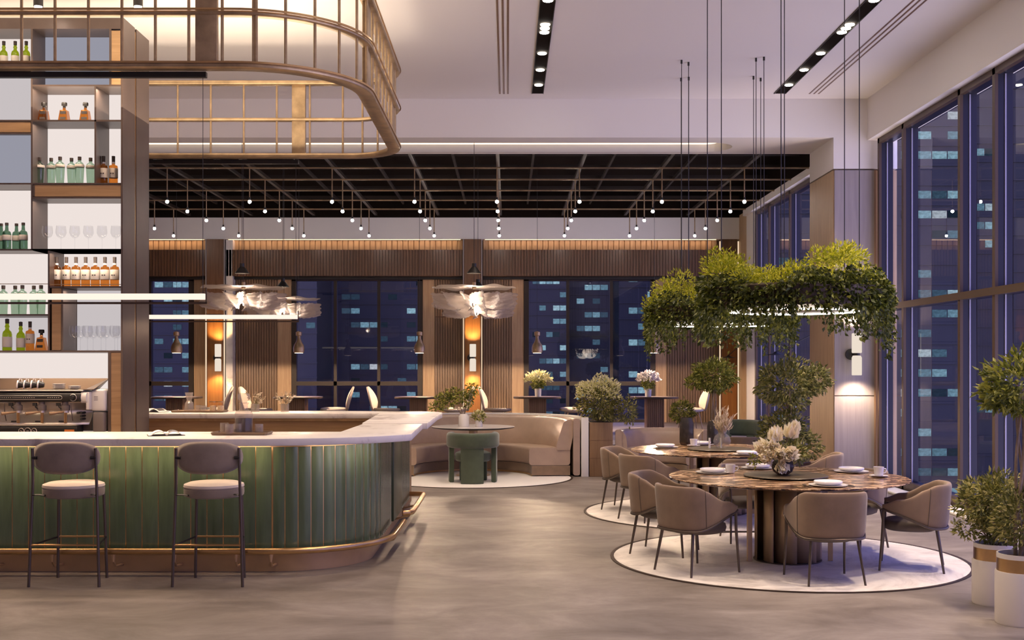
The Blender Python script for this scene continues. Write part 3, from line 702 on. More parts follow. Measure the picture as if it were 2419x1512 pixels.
MB().sweep(bp, [(-.03, 1.028), (.030, 1.028), (.030, 1.046), (-.03, 1.046)]).build('top_trim', M['copper'], root)
kp = [(-8.4, 9.37), (-1.92, 9.37)]+arc(-1.92, 10.1, .73, -90, 0, 22)+[(XB-.07, 12.85)]
MB().sweep(kp, [(-.02, 0), (0, 0), (0, .182), (-.02, .182)]).build('kick_base', M['copper'], root, smooth=30)
cs = [(-8.4, 9.36), (-1.95, 9.36)]+arc(-1.95, 10.1, .72, -90, 0, 12)+[(XB-.06, 12.9), (XB-.06, 13.22), (-1.36, 13.22), (-1.36, 10.15), (-8.4, 10.15)]
MB().prism(cs, .19, 1.044).build('carcass', M['wood_drawer'], root, smooth=0)
# foot rail
def rail(path, nm):
    MB().tube([(x, y, .20) for x, y in path], .027, 12).build(nm, M['brass'], root)
r1 = [(-8.4, 9.155), (-4, 9.155), (-1.92, 9.155)]+arc(-1.92, 10.075, .92, -90, 0, 16)+[(-.99, 10.9)]
rail(r1, 'foot_rail')
r2 = [(-1.06, 11.5), (-1.0, 11.52), (-.97, 11.6), (-.97, 13.15)]+arc(-1.03, 13.15, .06, 0, 90, 5)+[(-1.15, 13.21)]
rail(r2, 'foot_rail')
for x in [-6.1+.49*i for i in range(9)]+[-1.9]:
    MB().tube([(x, 9.16, .175), (x+.002, 9.15, .12), (x, 9.20, .075), (x, 9.37, .06)], [.020, .010, .008, .012], 8).build('rail_bracket', M['copper'], root)
for y in (10.3, 11.9, 12.8):
    MB().tube([(-1.0, y, .18), (-1.03, y, .12), (-1.2, y, .08)], [.016, .01, .01], 8).build('rail_bracket', M['copper'], root)
area('counter_lip_light', (-5.2, 9.12, 1.04), (.55, 0, 0), 6.6, .03, 18, WARM, parent=root)
area('counter_lip_light', (-1.22, 9.45, 1.04), (.4, 0, .8), .9, .03, 2.5, WARM, parent=root)
# marble tops: two slabs
q = [(-8.4, 9.06), (-2.2, 9.06)]
for i in range(1, 13):
    t = i/12; q.append(((1-t)**2*-2.2+2*t*(1-t)*-1.25+t*t*-.82, (1-t)**2*9.06+2*t*(1-t)*9.06+t*t*9.70))
poly = q+[(-.85, 11.36), (-1.44, 11.36), (-1.47, 10.02), (-8.4, 10.02)]
mb = MB().prism(poly, 1.048, 1.107); o = mb.build('bar_worktop', M['marble'], smooth=0, bevel=.006)
tag(o, 'pale marble worktop with curved corner over the front of the green bar', 'worktop', 'marble bar worktops')
poly = [(-.80, 11.362), (-.81, 13.1)]+arc(-1.15, 13.75, .36, 0, 80, 8)+[(-2.2, 14.28), (-8.4, 14.28), (-8.4, 13.58), (-1.53, 13.58), (-1.45, 11.362)]
MB().prism(poly[::-1], 1.052, 1.115).build('bar_worktop', M['marble'], smooth=0, bevel=.006)
tag(bpy.data.objects['bar_worktop.001'], 'pale marble worktop of the rear bar run, stepped beside the front slab', 'worktop', 'marble bar worktops')
r2_ = thing('back_counter_cabinet', 'oak fronted cabinet under the rear marble worktop', 'cabinet', (0, 0, 0))
MB().box(-8.4, -1.20, 13.64, 14.2, 0, 1.05).build('body', M['wood_drawer'], r2_, smooth=0)
MB().box(-8.4, -1.56, 13.62, 13.64, 1.02, 1.05).build('top_trim', M['brass_aged'], r2_, smooth=0)
MB().box(-1.50, -1.20, 13.24, 13.64, 0, 1.05).build('side_panel', M['wood_drawer'], r2_, smooth=0)

# ================================================================== BAR SHELF TOWER
YS = 11.3; ks = YS/F
def SX(px): return (px-1200)*ks
def SZ(py): return EYE-(py-860)*ks
root = thing('bar_shelf_tower', 'tall bronze bar shelf tower with backlit niches and oak panels', 'shelf unit', (0, 0, 0))
T = .012; DEP = .36
def part(nm, x0, x1, y0, y1, z0, z1, m_, bevel=0):
    return MB().box(x0, x1, y0, y1, z0, z1).build(nm, m_, root, smooth=0, bevel=bevel)
xl = SX(-160)
part('core', xl, SX(286), YS+DEP+.03, YS+.83-.01, 1.02, SZ(42), M['shelf_metal'])
part('side_panel', SX(285.5), SX(287), YS, YS+.83, 0, SZ(40), M['shelf_metal'])
part('side_panel', SX(287), SX(287)+.012, YS, YS+.37, 0, SZ(40), M['shelf_metal']); part('side_panel', SX(287), SX(287)+.012, YS+.42, YS+.83, 0, SZ(40), M['shelf_metal'])
part('brass_strip', SX(287), SX(287)+.006, YS+.36, YS+.43, 0, SZ(48), M['brass'])
part('top_panel', xl, SX(287), YS, YS+.83, SZ(68), SZ(42), M['shelf_metal'])
part('cabinet_base', xl, SX(286), YS+.02, YS+.8, 0, 1.0, M['wood_drawer'])
part('worktop', xl, SX(286), YS-.18, YS+.8, 1.0, 1.018, M['marble'])
def shelf(x0, x1, py, t=4): part('shelf', SX(x0), SX(x1), YS, YS+DEP, SZ(py+t), SZ(py), M['shelf_metal'])
def div(px, py0, py1, t=3): part('divider', SX(px), SX(px+t), YS, YS+DEP, SZ(py1), SZ(py0), M['shelf_metal'])
def backp(x0, x1, py0, py1, m_='e_shelf', y=DEP): part('light_panel', SX(x0), SX(x1)-0.001, YS+y, YS+y+.025, SZ(py1), SZ(py0), M[m_])
def front(x0, x1, py0, py1, m_='wood_drawer', dep=.03, nm='oak_panel'): part(nm, SX(x0), SX(x1), YS+.004, YS+.004+dep, SZ(py1), SZ(py0), M[m_])
# column 78-285
div(73, 68, 590, 4)
for yy in (200, 283, 432, 465, 588, 676, 828): shelf(77 if yy < 590 else (148 if yy == 676 else (-160 if yy == 828 else 77)), 286, yy)
shelf(-160, 286, 588); shelf(115, 150, 676)
backp(78, 286, 68, 200, 'e_frost', .30); front(263, 285, 72, 200)
div(258, 68, 200, 5); backp(78, 224, 204, 283); backp(78, 224, 287, 432); div(223, 204, 432, 4); backp(228, 286, 204, 432)
front(82, 285, 437, 464); div(78, 437, 464, 4)
backp(78, 286, 469, 588); div(113, 592, 828, 4); backp(118, 286, 592, 676)
front(122, 144, 681, 827, 'wood_drawer', .2); div(145, 681, 828, 4); backp(150, 286, 681, 828, 'e_shelf2')
part('guard_rail', SX(118), SX(285), YS+.002, YS+.008, SZ(672.5), SZ(671), M['brass_aged'])
# column left
for yy in (150, 178, 283, 313, 432, 742): shelf(-160, 73 if yy != 742 else 113, yy)
backp(-160, 73, 68, 150); backp(-160, 73, 182, 283, 'e_shelf2', .05); front(-160, 72, 288, 312)
backp(-160, 73, 317, 432, 'e_frost', .06); backp(-160, 73, 437, 588); backp(-160, 113, 592, 742); backp(-160, 113, 747, 828, 'e_shelf2')
part('guard_rail', xl, SX(113), YS+.002, YS+.008, SZ(671.5), SZ(670), M['brass_aged'])
for px in (-60,): div(px, 68, 588, 4)
# machine niche
backp(-160, 256, 833, 1022); div(255, 832, 1022, 7); front(262, 285, 833, 1022)
# small warm lamps grazing the niches
for x0, x1, py in ((80, 222, 206), (80, 222, 289), (80, 285, 471), (120, 285, 594), (150, 285, 683), (0, 110, 594), (0, 70, 438), (229, 284, 206), (0, 250, 836)):
    area('niche_light', ((SX(x0)+SX(x1))/2, YS+.04, SZ(py)-.012), (.15, 0, 0), SX(x1)-SX(x0)-.02, .05, 3.5 if py < 800 else 7, (1, .8, .62), parent=root)

area('added_tower_fill', (-4.7, YS+.45, SZ(40)+.03), (PI, 0, 0), 1.6, .5, 3, WARM, parent=root)  # unseen fill added on the tower top to warm the ceiling above
# ---- bottles
def bottle(kind, name, label, loc, s_=1.0, group=None):
    r_ = thing(name, label, 'bottle', loc, 0, group)
    if kind == 'whisky':
        MB().lathe([(0,0),(.040,0),(.044,.006),(.044,.185),(.040,.203),(.018,.212),(.0155,.225),(.0155,.24)], 20).build('body', M['whisky'], r_)
        MB().lathe([(.0445,.075),(.0452,.077),(.0452,.172),(.0445,.174)], 20).build('label', M['label_cream'], r_)
        mk = MB()
        for dx in (-.011, .011): mk.obox((dx, -.0452, .118), (.014, .003, .011))
        mk.build('label_mark', M['label_dark'], r_, smooth=0)
        MB().lathe([(0,.24),(.0165,.238),(.0175,.30),(.0165,.302),(0,.302)], 14).build('capsule', M['label_dark'], r_)
        MB().lathe([(.0165,.222),(.0172,.224),(.0172,.238),(.0165,.24)], 14).build('neck_band', M['porcelain'], r_)
    elif kind == 'gin':
        MB().lathe([(0,0),(.034,0),(.037,.006),(.046,.17),(.047,.20),(.036,.222),(.018,.235),(.016,.25)], 20).build('body', M['sage_glass'], r_)
        MB().lathe([(.0475,.178),(.048,.18),(.0478,.200),(.046,.205)], 20).build('label', M['label_cream'], r_)
        MB().lathe([(0,.25),(.018,.25),(.0185,.285),(0,.288)], 14).build('cap', M['chair_metal'], r_)
    elif kind == 'green':
        MB().lathe([(0,0),(.034,0),(.037,.005),(.037,.130),(.032,.150),(.017,.165),(.014,.180),(.019,.192),(.014,.204),(.013,.222)], 20).build('body', M['green_glass'], r_)
        MB().lathe([(.0375,.028),(.038,.03),(.038,.108),(.0375,.11)], 20).build('label', M['label_cream'], r_)
        MB().lathe([(0,.218),(.015,.216),(.0155,.252),(0,.256)], 14).build('capsule', M['label_dark'], r_)
    elif kind == 'darkgreen':
        MB().lathe([(0,0),(.040,0),(.042,.006),(.042,.16),(.036,.185),(.018,.200),(.015,.235),(.016,.25)], 20).build('body', M['dark_glass'], r_)
        MB().lathe([(.0425,.10),(.0432,.102),(.0432,.15),(.0425,.152)], 20).build('label', M['label_cream'], r_)
        MB().lathe([(0,.25),(.017,.25),(.017,.275),(0,.278)], 14).build('cap', M['chair_metal'], r_)
    elif kind == 'tequila':
        vs = [(-.052,0),(.052,0),(.034,.118),(-.034,.118)]
        MB().lathe([(0,0),(.062,0),(.066,.004),(.045,.122),(.016,.130),(.015,.150)], 4, a0=PI/4, a1=PI/4+2*PI).build('body', M['whisky'], r_, smooth=20)
        for z0, z1 in ((.082, .110), (.028, .052)):
            k0 = .0475-.0152*(z0/.122)*1.0; MB().obox((0, -(.0475-.0155*((z0+z1)/2/.122)), (z0+z1)/2), (.055, .004, z1-z0), rx=-.12).build('label', M['label_dark'], r_, smooth=0)
        MB().cyl((0,0,.148), (0,0,.168), .014, n=10).lathe([(0,.166),(.026,.166),(.028,.175),(.028,.192),(.024,.20),(0,.20)], 8).build('stopper', M['black'], r_)
    r_.scale = (s_, s_, s_); return r_
yb = YS+.16
def bx_(px, y=yb): return X(px, y)
def nth(k, n, what): return f'{ORD[k]} from the left of the {n} {what}'
for k, px in enumerate((9, 36, 62)):
    zz = SZ(150); o = bottle('green', 'green_bottle', nth(k, 3, 'yellow-green bottles high on the top left shelf').replace('3', 'three'), (bx_(px), yb, zz), 1.05, 'green bottles on the top shelf')
for k, px in enumerate((104, 152, 202)):
    bottle('tequila', 'tequila_bottle', nth(k, 3, 'squat amber bottles with black round stoppers').replace('3', 'three'), (bx_(px), yb, SZ(283)), 1.03, 'squat amber bottles')
for k, (px, dy) in enumerate(((94, 0), (121, .03), (142, -.04), (169, .03), (188, -.04), (214, .02))):
    bottle('gin', 'gin_bottle', nth(k, 6, 'sage green bottles under the squat amber ones').replace('6', 'six'), (bx_(px, yb+dy), yb+dy, SZ(432)), .98, 'sage bottles on the middle shelf')
for k, px in enumerate((245, 268)):
    bottle('whisky', 'whisky_bottle', ['left', 'right'][k]+' whisky bottle of the pair in the narrow niche beside the sage bottles', (bx_(px), yb, SZ(432)), .97, 'whisky bottles in the narrow niche')
for k, (px, dy) in enumerate(((3, .04), (16, -.02), (39, .04), (55, -.03))):
    bottle('darkgreen', 'green_bottle', nth(k, 4, 'dark green bottles beside the row of wine glasses').replace('4', 'four'), (bx_(px, yb+dy), yb+dy, SZ(588)), 1.0, 'dark green bottles')
for k in range(7):
    px = 134+k*22.8; bottle('whisky', 'whisky_bottle', nth(k, 7, 'amber whisky bottles with cream labels').replace('7', 'seven'), (bx_(px), yb, SZ(676)), 1.0, 'row of whisky bottles')
for k, (px, dy) in enumerate(((8, .0), (36, .03), (53, -.04), (80, .03), (97, -.04))):
    bottle('gin', 'gin_bottle', nth(k, 5, 'pale sage bottles behind the glowing linear lamp').replace('5', 'five'), (bx_(px, yb+dy), yb+dy, SZ(742)), 1.03, 'pale bottles behind the linear lamp')
bottle('green', 'green_bottle', 'tallest yellow-green bottle with white and black label on the lowest shelf', (bx_(17), yb, SZ(828)), 1.26)
bottle('green', 'green_bottle', 'smaller yellow-green bottle with cream label on the lowest shelf', (bx_(49), yb, SZ(828)), 1.14)
bottle('whisky', 'whisky_bottle', 'lone amber whisky bottle on the lowest shelf', (bx_(71), yb, SZ(828)), .97)
bottle('tequila', 'tequila_bottle', 'squat dark amber bottle at the end of the lowest shelf', (bx_(98), yb, SZ(828)), 1.06)
# ---- wine glasses
def wine_glass(label, loc, s_, group):
    r_ = thing('wine_glass', label, 'glass', loc, 0, group)
    MB().lathe([(.0,.115),(.02,.118),(.038,.135),(.050,.165),(.050,.185),(.044,.235),(.0425,.235),(.048,.185),(.048,.165),(.036,.137),(.0,.12)], 20).build('bowl', M['clear'], r_)
    MB().lathe([(.032,0),(.032,.002),(.008,.006),(.004,.012),(.0032,.10),(.010,.117)], 14).build('stem', M['clear'], r_)
    r_.scale = (s_,)*3; return r_
wg = wine_glass('first from the left of the six wine glasses on the wide backlit shelf', (bx_(112), yb, SZ(588)), 1.05, 'wine glasses on the wide shelf')
for k in range(1, 6): dup(wg, (bx_(112+k*32.3), yb, SZ(588)), 0, nth(k, 6, 'wine glasses on the wide backlit shelf').replace('6', 'six'))
wg = wine_glass('first from the left in the front row of wine glasses above the coffee machine', (bx_(176, YS+.1), YS+.1, SZ(828)), 1.06, 'wine glasses above the coffee machine')
for k, px in enumerate((207, 239, 271)): dup(wg, (bx_(px, YS+.1), YS+.1, SZ(828)), 0, f'{ORD[k+1]} from the left in the front row of wine glasses above the coffee machine')
for k, px in enumerate((190, 220, 250, 278)): dup(wg, (bx_(px, YS+.25), YS+.25, SZ(828)), 0, f'{ORD[k]} from the left in the rear row of wine glasses above the coffee machine')

# ================================================================== ESPRESSO MACHINE
YM = YS-.10; km = YM/F
def EX(px): return (px-1200)*km
def EZ(py): return EYE-(py-860)*km
BZ = 1.018
root = thing('espresso_machine', 'three group steel espresso machine with black control strip', 'coffee machine', (0, 0, 0))
x0, x1 = EX(-70), EX(206)
def mp(nm, a, b_, y0, y1, p0, p1, m_, bevel=0): return MB().box(EX(a), EX(b_), YM+y0, YM+y1, EZ(p1), EZ(p0), ).build(nm, M[m_], root, smooth=0, bevel=bevel)
# cup tray: flared rim
mb = MB(); zb_, zt_ = EZ(922), EZ(896)
ip = [(EX(-60), YM+.02), (EX(198), YM+.02), (EX(198), YM+.42), (EX(-60), YM+.42)]; op = [(EX(-84), YM-.0), (EX(222), YM-.0), (EX(222), YM+.44), (EX(-84), YM+.44)]
mb.add([(x, y, zb_) for x, y in ip]+[(x, y, zt_ if i > 1 else zb_+.005) for i, (x, y) in enumerate(op)], [(0,1,2,3)]+[(i, (i+1)%4, 4+(i+1)%4, 4+i) for i in range(4)])
o = mb.build('cup_tray', M['tray_brown'], root, smooth=0); sm = o.modifiers.new('solid', 'SOLIDIFY'); sm.thickness = .006
MB().box(EX(-72), EX(198), YM-.02, YM+.40, EZ(924.5), EZ(921)).build('tray_edge', M['steel'], root, smooth=0, bevel=.003)
mp('control_strip', -80, 194, -.045, .0, 929, 949, 'black', .012)
MB().cyl((EX(192), YM+.02, EZ(939)), (EX(206), YM+.02, EZ(939)), .055, n=24).build('end_cap', M['white_plastic'], root)
pl = []
mb = MB(); hw = (EX(151)-EX(1))/2; cx_ = (EX(151)+EX(1))/2; rr_ = (EZ(934.5)-EZ(943.5))/2
cyz = [(cx_+hw-rr_+rr_*math.cos(a), rr_*math.sin(a)) for a in np.linspace(-PI/2, PI/2, 9)]+[(cx_-hw+rr_-rr_*math.cos(a), rr_*math.sin(a)) for a in np.linspace(PI/2, -PI/2, 9)]
MB().tube([(x, YM-.048, EZ(939)+z) for x, z in cyz], .0025, 6, closed=True).build('display_rim', M['steel'], root)
mb = MB()
for px in list(range(5, 33, 5))+list(range(60, 90, 5))+list(range(118, 148, 5)): mb.obox((EX(px), YM-.047, EZ(939)), (.007, .004, .007))
for px in range(35, 57, 3): mb.obox((EX(px), YM-.047, EZ(939)), (.006, .004, .005))
mb.build('display_mark', M['steel'], root, smooth=0)
MB().tube([(EX(177)+.033*math.cos(a), YM-.05, EZ(939)+.033*math.sin(a)) for a in np.linspace(-2.6, 2.6, 20)], .003, 6).build('knob_ring', M['steel'], root)
MB().cyl((EX(176), YM-.09, EZ(939)), (EX(176), YM-.04, EZ(939)), .022, n=18).build('knob', M['black'], root)
mb = MB().grid(lambda u, v: (EX(-72)+u*(EX(206)-EX(-72)), YM+.05+.10*math.sin(v*PI*.9), EZ(1004)+v*(EZ(948)-EZ(1004))), 3, 12)
o = mb.build('splash_back', M['steel'], root, smooth=180); o.modifiers.new('solid', 'SOLIDIFY').thickness = .008
mp('body', -72, 204, .16, .44, 926, 1020, 'grey_plastic')
mp('lower_edge', -80, 186, -.06, .08, 1002.5, 1005, 'steel', .003)
mp('drip_tray', -80, 188, -.07, .10, 1006, 1021, 'black', .004)
mp('side_casing', 203, 211, .0, .44, 926, 968, 'white_plastic', .004)
mp('side_casing', 209, 243, .06, .40, 920, 972, 'white_plastic', .02)
mp('side_tank', 214, 242, .05, .40, 974, 1021, 'grey_plastic', .015)
for px, py in ((183.5, 975.5), (191.5, 975.5), (191.5, 983), (191.5, 990.5)):
    MB().cyl((EX(px), YM-.0, EZ(py)), (EX(px), YM+.1, EZ(py)), .012, n=14).build('button', M['black'], root)
for px in (57.5, 72.5, 87.5):
    R_ = .030 if px == 72.5 else .025
    MB().tube([(EX(px)+R_*math.cos(a), YM-.072, EZ(1017)+R_*math.sin(a)) for a in np.linspace(0, 2*PI, 25)[:-1]], .003, 6, closed=True).obox((EX(px), YM-.072, EZ(1017)), (.022, .003, .005), ry=.4 if px != 72.5 else 0).build('badge', M['steel'], root)
MB().box(EX(159), EX(182), YM-.074, YM-.069, EZ(1019), EZ(1014)).obox((EX(163), YM-.072, EZ(1019.5)), (.02, .004, .012)).build('sticker', M['orange'], root, smooth=0)
for py in (937, 940.5, 944.5): MB().box(EX(217), EX(226), YM+.055, YM+.062, EZ(py+1), EZ(py)).build('vent_slot', M['grey_plastic'], root, smooth=0)
g0 = None
for px in (-15, 40, 96.5, 152):
    if g0 is None:
        g0 = thing('group_head', 'x', None, (EX(px), YM, 0)); g0.parent = root; del g0['label']
        h = MB().lathe([(.0,0),(.042,0),(.045,.01),(.045,.05),(.03,.06),(.03,.09),(0,.09)], 18, c=(0,.02,EZ(970))).build('head', M['grey_plastic'], g0)
        MB().cyl((0,.02,EZ(975)), (0,.02,EZ(970)), .036, n=18).build('portafilter', M['steel'], g0)
        MB().tube([(0,-.02,EZ(973)), (-.06,-.09,EZ(975)), (-.10,-.12,EZ(976))], [.008,.013,.016], 10).build('handle', M['wood_drawer'], g0)
        MB().cyl((.012,.02,EZ(1000)), (.012,.02,EZ(974)), .008, n=8).cyl((-.004,.02,EZ(1000)), (-.004,.02,EZ(974)), .008, n=8).build('spout', M['brass'], g0)
        MB().tube([(-.055,-.01,EZ(954)), (-.045,-.015,EZ(962)), (-.02,-.02,EZ(966))], .006, 8).obox((-.05,-.02,EZ(955)), (.04,.02,.03)).build('lever', M['black'], g0)
        MB().obox((-.022,-.02,EZ(995.5)), (.045,.02,.014)).build('cup_stand', M['black'], g0, smooth=0)
    else: dup(g0, (EX(px), YM, 0), parent=root)
for px in (13, 170): MB().tube([(EX(px), YM-.03, EZ(952)), (EX(px)+.01, YM-.04, EZ(975)), (EX(px)+.02, YM-.03, EZ(994))], .0045, 8).build('steam_wand', M['chair_metal'], root)
# cups on the tray
zc = EZ(921)+.003
c0 = None
for k, px in enumerate((46, 62, 79, 95)):
    lab = nth(k, 4, 'black cups lying on the espresso machine').replace('4', 'four')
    if c0 is None:
        c0 = thing('coffee_cup', lab, 'cup', (EX(px), YM+.10, zc+.042), 0, 'cups on the espresso machine')
        MB().lathe([(0,0),(.020,0),(.026,.008),(.040,.062),(.037,.062),(.024,.012),(0,.01)], 18).build('bowl', M['black'], c0)
        MB().lathe([(.0405,.05),(.042,.055),(.042,.062),(.038,.064)], 18).build('rim', M['porcelain'], c0)
        MB().tube([(.03,0,.05),(.058,0,.045),(.055,0,.025),(.028,0,.02)], .004, 6).build('handle', M['porcelain'], c0)
        c0.rotation_euler = (0, -PI/2+.1, .25)
    else:
        d = dup(c0, (EX(px), YM+.10, zc+.042), None, lab)
sc0 = None
for k, (px, n_) in enumerate(((128, 5), (165, 3))):
    for i in range(n_):
        lab = f'white saucer, {ORD[i]} from the bottom of the {["taller", "lower"][k]} stack on the espresso machine'; loc = (EX(px), YM+.12, zc+i*.011)
        if sc0 is None:
            sc0 = MB().lathe([(0,.002),(.032,0),(.060,.009),(.062,.012),(.034,.006),(0,.006)], 22).build('saucer', M['porcelain'], loc=loc); tag(sc0, lab, 'saucer', 'saucers on the espresso machine')
        else: dup(sc0, loc, None, lab)
# ================================================================== BAR STOOLS
def bar_stool(label, x):
    r_ = thing('bar_stool', label, 'bar stool', (x, 8.90, 0), 0, 'bar stools at the green bar')
    def leg(nm, pts): return MB().tube(pts, .0115, 10).build(nm, M['chair_metal'], r_)
    for sx in (-1, 1):
        leg('leg', [(sx*.268, -.19, 0), (sx*.250, -.175, .60), (sx*.243, -.172, .80), (sx*.240, -.19, 1.06)])
        leg('leg', [(sx*.195, .19, 0), (sx*.185, .175, .45), (sx*.178, .165, .69)])
        MB().tube([(sx*.259, -.183, .315), (sx*.19, .181, .328)], .008, 8).build('side_stretcher', M['black'], r_)
        MB().cyl((sx*.205, -.19, .985), (sx*.245, -.185, .985), .012, n=10).build('back_fixing', M['black'], r_)
    MB().tube([(-.258, -.183, .318), (.258, -.183, .318)], .008, 8).build('foot_bar', M['brass'], r_)
    MB().tube([(-.19, .18, .330), (.19, .18, .330)], .008, 8).build('foot_bar', M['brass'], r_)
    MB().lathe([(0,.668),(.20,.668),(.226,.680),(.230,.70),(.230,.738),(.215,.748),(0,.748)], 32, c=(0,.01,0)).build('seat_frame', M['fabric_dark'], r_)
    MB().lathe([(0,.74),(.222,.740),(.232,.750),(.228,.768),(.19,.782),(.10,.787),(0,.787)], 36, c=(.0,.01,0)).build('seat_cushion', M['seat_cream'], r_)
    MB().tube([(-.245, -.174, .70), (-.20, -.16, .70), (-.15, -.165, .695)], .018, 8, flat=.35).build('seat_bracket', M['black'], r_)
    MB().tube([(.245, -.174, .70), (.20, -.14, .70)], .018, 8, flat=.35).build('seat_bracket', M['black'], r_)
    # curved oval back pad
    def fn(u, v):
        a = u*2*PI; t = v                       # front sheet
        ca, sa = math.cos(a), math.sin(a)
        x_ = math.copysign(abs(ca)**.62, ca)*.262*t; z_ = math.copysign(abs(sa)**.80, sa)*.125*t
        if z_ < 0: x_ *= 1-.10*(z_/.125)**2
        return x_, z_
    mb = MB(); NU, NV = 40, 7
    for side in (0, 1):
        def g(u, v):
            x_, z_ = fn(u, v); th = .022*math.sqrt(max(0, 1-v**4)); y_ = -.235+.95*x_*x_*1.15+(-th if side == 0 else th)
            return (x_, y_+.02, .985+z_)
        mb.grid(g, NU, NV, wu=True)
    mb.build('backrest', M['fabric_dark'], r_, smooth=180)
    return r_
bar_stool('upholstered bar stool with oval back at the left end of the green bar', -3.385)
bar_stool('upholstered bar stool with oval back in front of the tray with the decanter', -2.291)

# ================================================================== DINING CHAIR
def dining_chair(name, label, fab, inner=None, seatm=None, low=False, group=None):
    r_ = thing(name, label, 'chair', (0,0,0), 0, group)
    # plan path: front right arm tip -> back -> front left arm tip
    half = [(0, -.275), (.10, -.270), (.17, -.252), (.235, -.205), (.272, -.14), (.287, -.06), (.292, .02), (.290, .10), (.278, .175), (.262, .215)]
    half = [(x*.90, y*.96) for x, y in half]
    path = [(x, y) for x, y in half[::-1]]+[(-x, y) for x, y in half[1:]]
    cu = [0]
    for i in range(1, len(path)): cu.append(cu[-1]+math.dist(path[i], path[i-1]))
    tot = cu[-1]
    def P(u):
        s_ = u*tot
        for i in range(1, len(path)):
            if s_ <= cu[i]+1e-9:
                t = (s_-cu[i-1])/(cu[i]-cu[i-1]); a, b_ = path[i-1], path[i]; return a[0]+(b_[0]-a[0])*t, a[1]+(b_[1]-a[1])*t
        return path[-1]
    def sm(a, b_, x): t = min(1, max(0, (x-a)/(b_-a))); return t*t*(3-2*t)
    def sec(u):
        d = abs(u-.5)*2
        top = .722-.125*sm(.36, .78, d)-.045*sm(.80, 1.0, d); bot = .365+.135*sm(.34, .98, d)+.02*sm(.9, 1, d)
        return top, bot
    NU = 49
    def g(u, v):
        x_, y_ = P(u); top, bot = sec(u); e = 1-.25*sm(.93, 1, abs(u-.5)*2)
        th = .024*e; q = v*2*PI
        # rounded slab section
        cz = math.sin(q); cx_ = math.cos(q)
        zz = (top+bot)/2+(top-bot)/2*math.copysign(abs(cz)**.35, cz); off = th*math.copysign(abs(cx_)**.5, cx_)
        h = (zz-.37)/.35; fl = 1+.045*h
        L_ = math.hypot(x_, y_) or 1; nx, ny = x_/L_, y_/L_
        return (x_*fl+nx*off, y_*fl+ny*off-(.02*h if y_ < -.1 else 0), zz)
    mb = MB(); mb.grid(g, NU, 20, wv=True); k = len(mb.v)
    mb.f.append(tuple(range(20))); mb.f.append(tuple(range(k-20, k))[::-1])
    mb.build('backrest', fab, r_, smooth=60)
    for sx in (-1, 1):      # seam
        u = .5+sx*.245; pts = []
        for q in np.linspace(-.42*PI, .42*PI, 9): pts.append(g(u, q/(2*PI) if q >= 0 else 1+q/(2*PI)))
        MB().tube([(x*1.006, y*1.006, z) for x, y, z in pts], .0022, 5).build('seam', seatm or M['seat_dark'], r_)
    # seat cushion
    MB().lathe([(0,.325),(.185,.325),(.218,.34),(.226,.37),(.218,.40),(.185,.413),(0,.416)], 36, c=(0, .01, 0), sq=.82).build('seat', seatm or M['seat_dark'], r_, smooth=60)
    # frame rim following the shell bottom into the front legs
    if not low:
        pts = []
        for i in range(0, 33):
            u = i/32; x_, y_ = P(u); top, bot = sec(u); L_ = math.hypot(x_, y_); pts.append((x_*1.03+x_/L_*.012, y_*1.03+y_/L_*.012, bot-.004))
        MB().tube(pts, .0105, 8).build('frame', M['chair_metal'], r_)
        x_, y_ = P(0); zt_ = sec(0)[1]
        for sx in (-1, 1):
            MB().tube([(sx*.244, .212, zt_-.005), (sx*.240, .218, .36), (sx*.250, .245, 0)], [.0115, .0125, .009], 8).build('leg', M['chair_metal'], r_)
            MB().tube([(sx*.182, -.195, .365), (sx*.224, -.252, 0)], [.0135, .009], 8).build('leg', M['chair_metal'], r_)
    return r_
TC = (2.42, 9.9)
chair0 = dining_chair('dining_chair', 'x', M['fabric'], group='taupe armchairs around the marble tables')
used = [False]
def put_chair(x, y, ang, label):
    o = chair0 if not used[0] else dup(chair0)
    used[0] = True; o.location = (x, y, 0.0); o.rotation_euler.z = math.radians(ang-90); o['label'] = label
    return o
put_chair(1.54, 9.37, 33, 'taupe dining armchair at the front left of the near marble table, seen from behind')
put_chair(2.49, 8.97, 95, 'taupe dining armchair nearest the camera, its back to us at the near marble table')
put_chair(3.36, 9.52, 160, 'tan dining armchair in profile at the right of the near marble table')
put_chair(1.41, 10.30, -25, 'taupe dining armchair at the left rear of the near marble table, cream inside showing')
put_chair(3.17, 10.55, 220, 'dining armchair under the rear right of the near marble table, beside the cup')
put_chair(2.33, 11.02, 274, 'dining armchair behind the near marble table and the protea vase')
DY = 3.1
put_chair(1.54, 9.37+DY, 33, 'taupe dining armchair at the front left of the far marble table')
put_chair(3.38, 9.52+DY, 160, 'dining armchair at the right of the far marble table, half hidden by the protea vase')
put_chair(1.41, 10.30+DY, -25, 'leftmost dining armchair, at the left rear of the far marble table')
put_chair(2.49, 8.97+DY-.03, 95, 'dining armchair tucked in front of the far marble table, behind the near table')
put_chair(3.14, 15.62, 100, 'taupe dining armchair beyond the far marble table, beside the tall topiary')

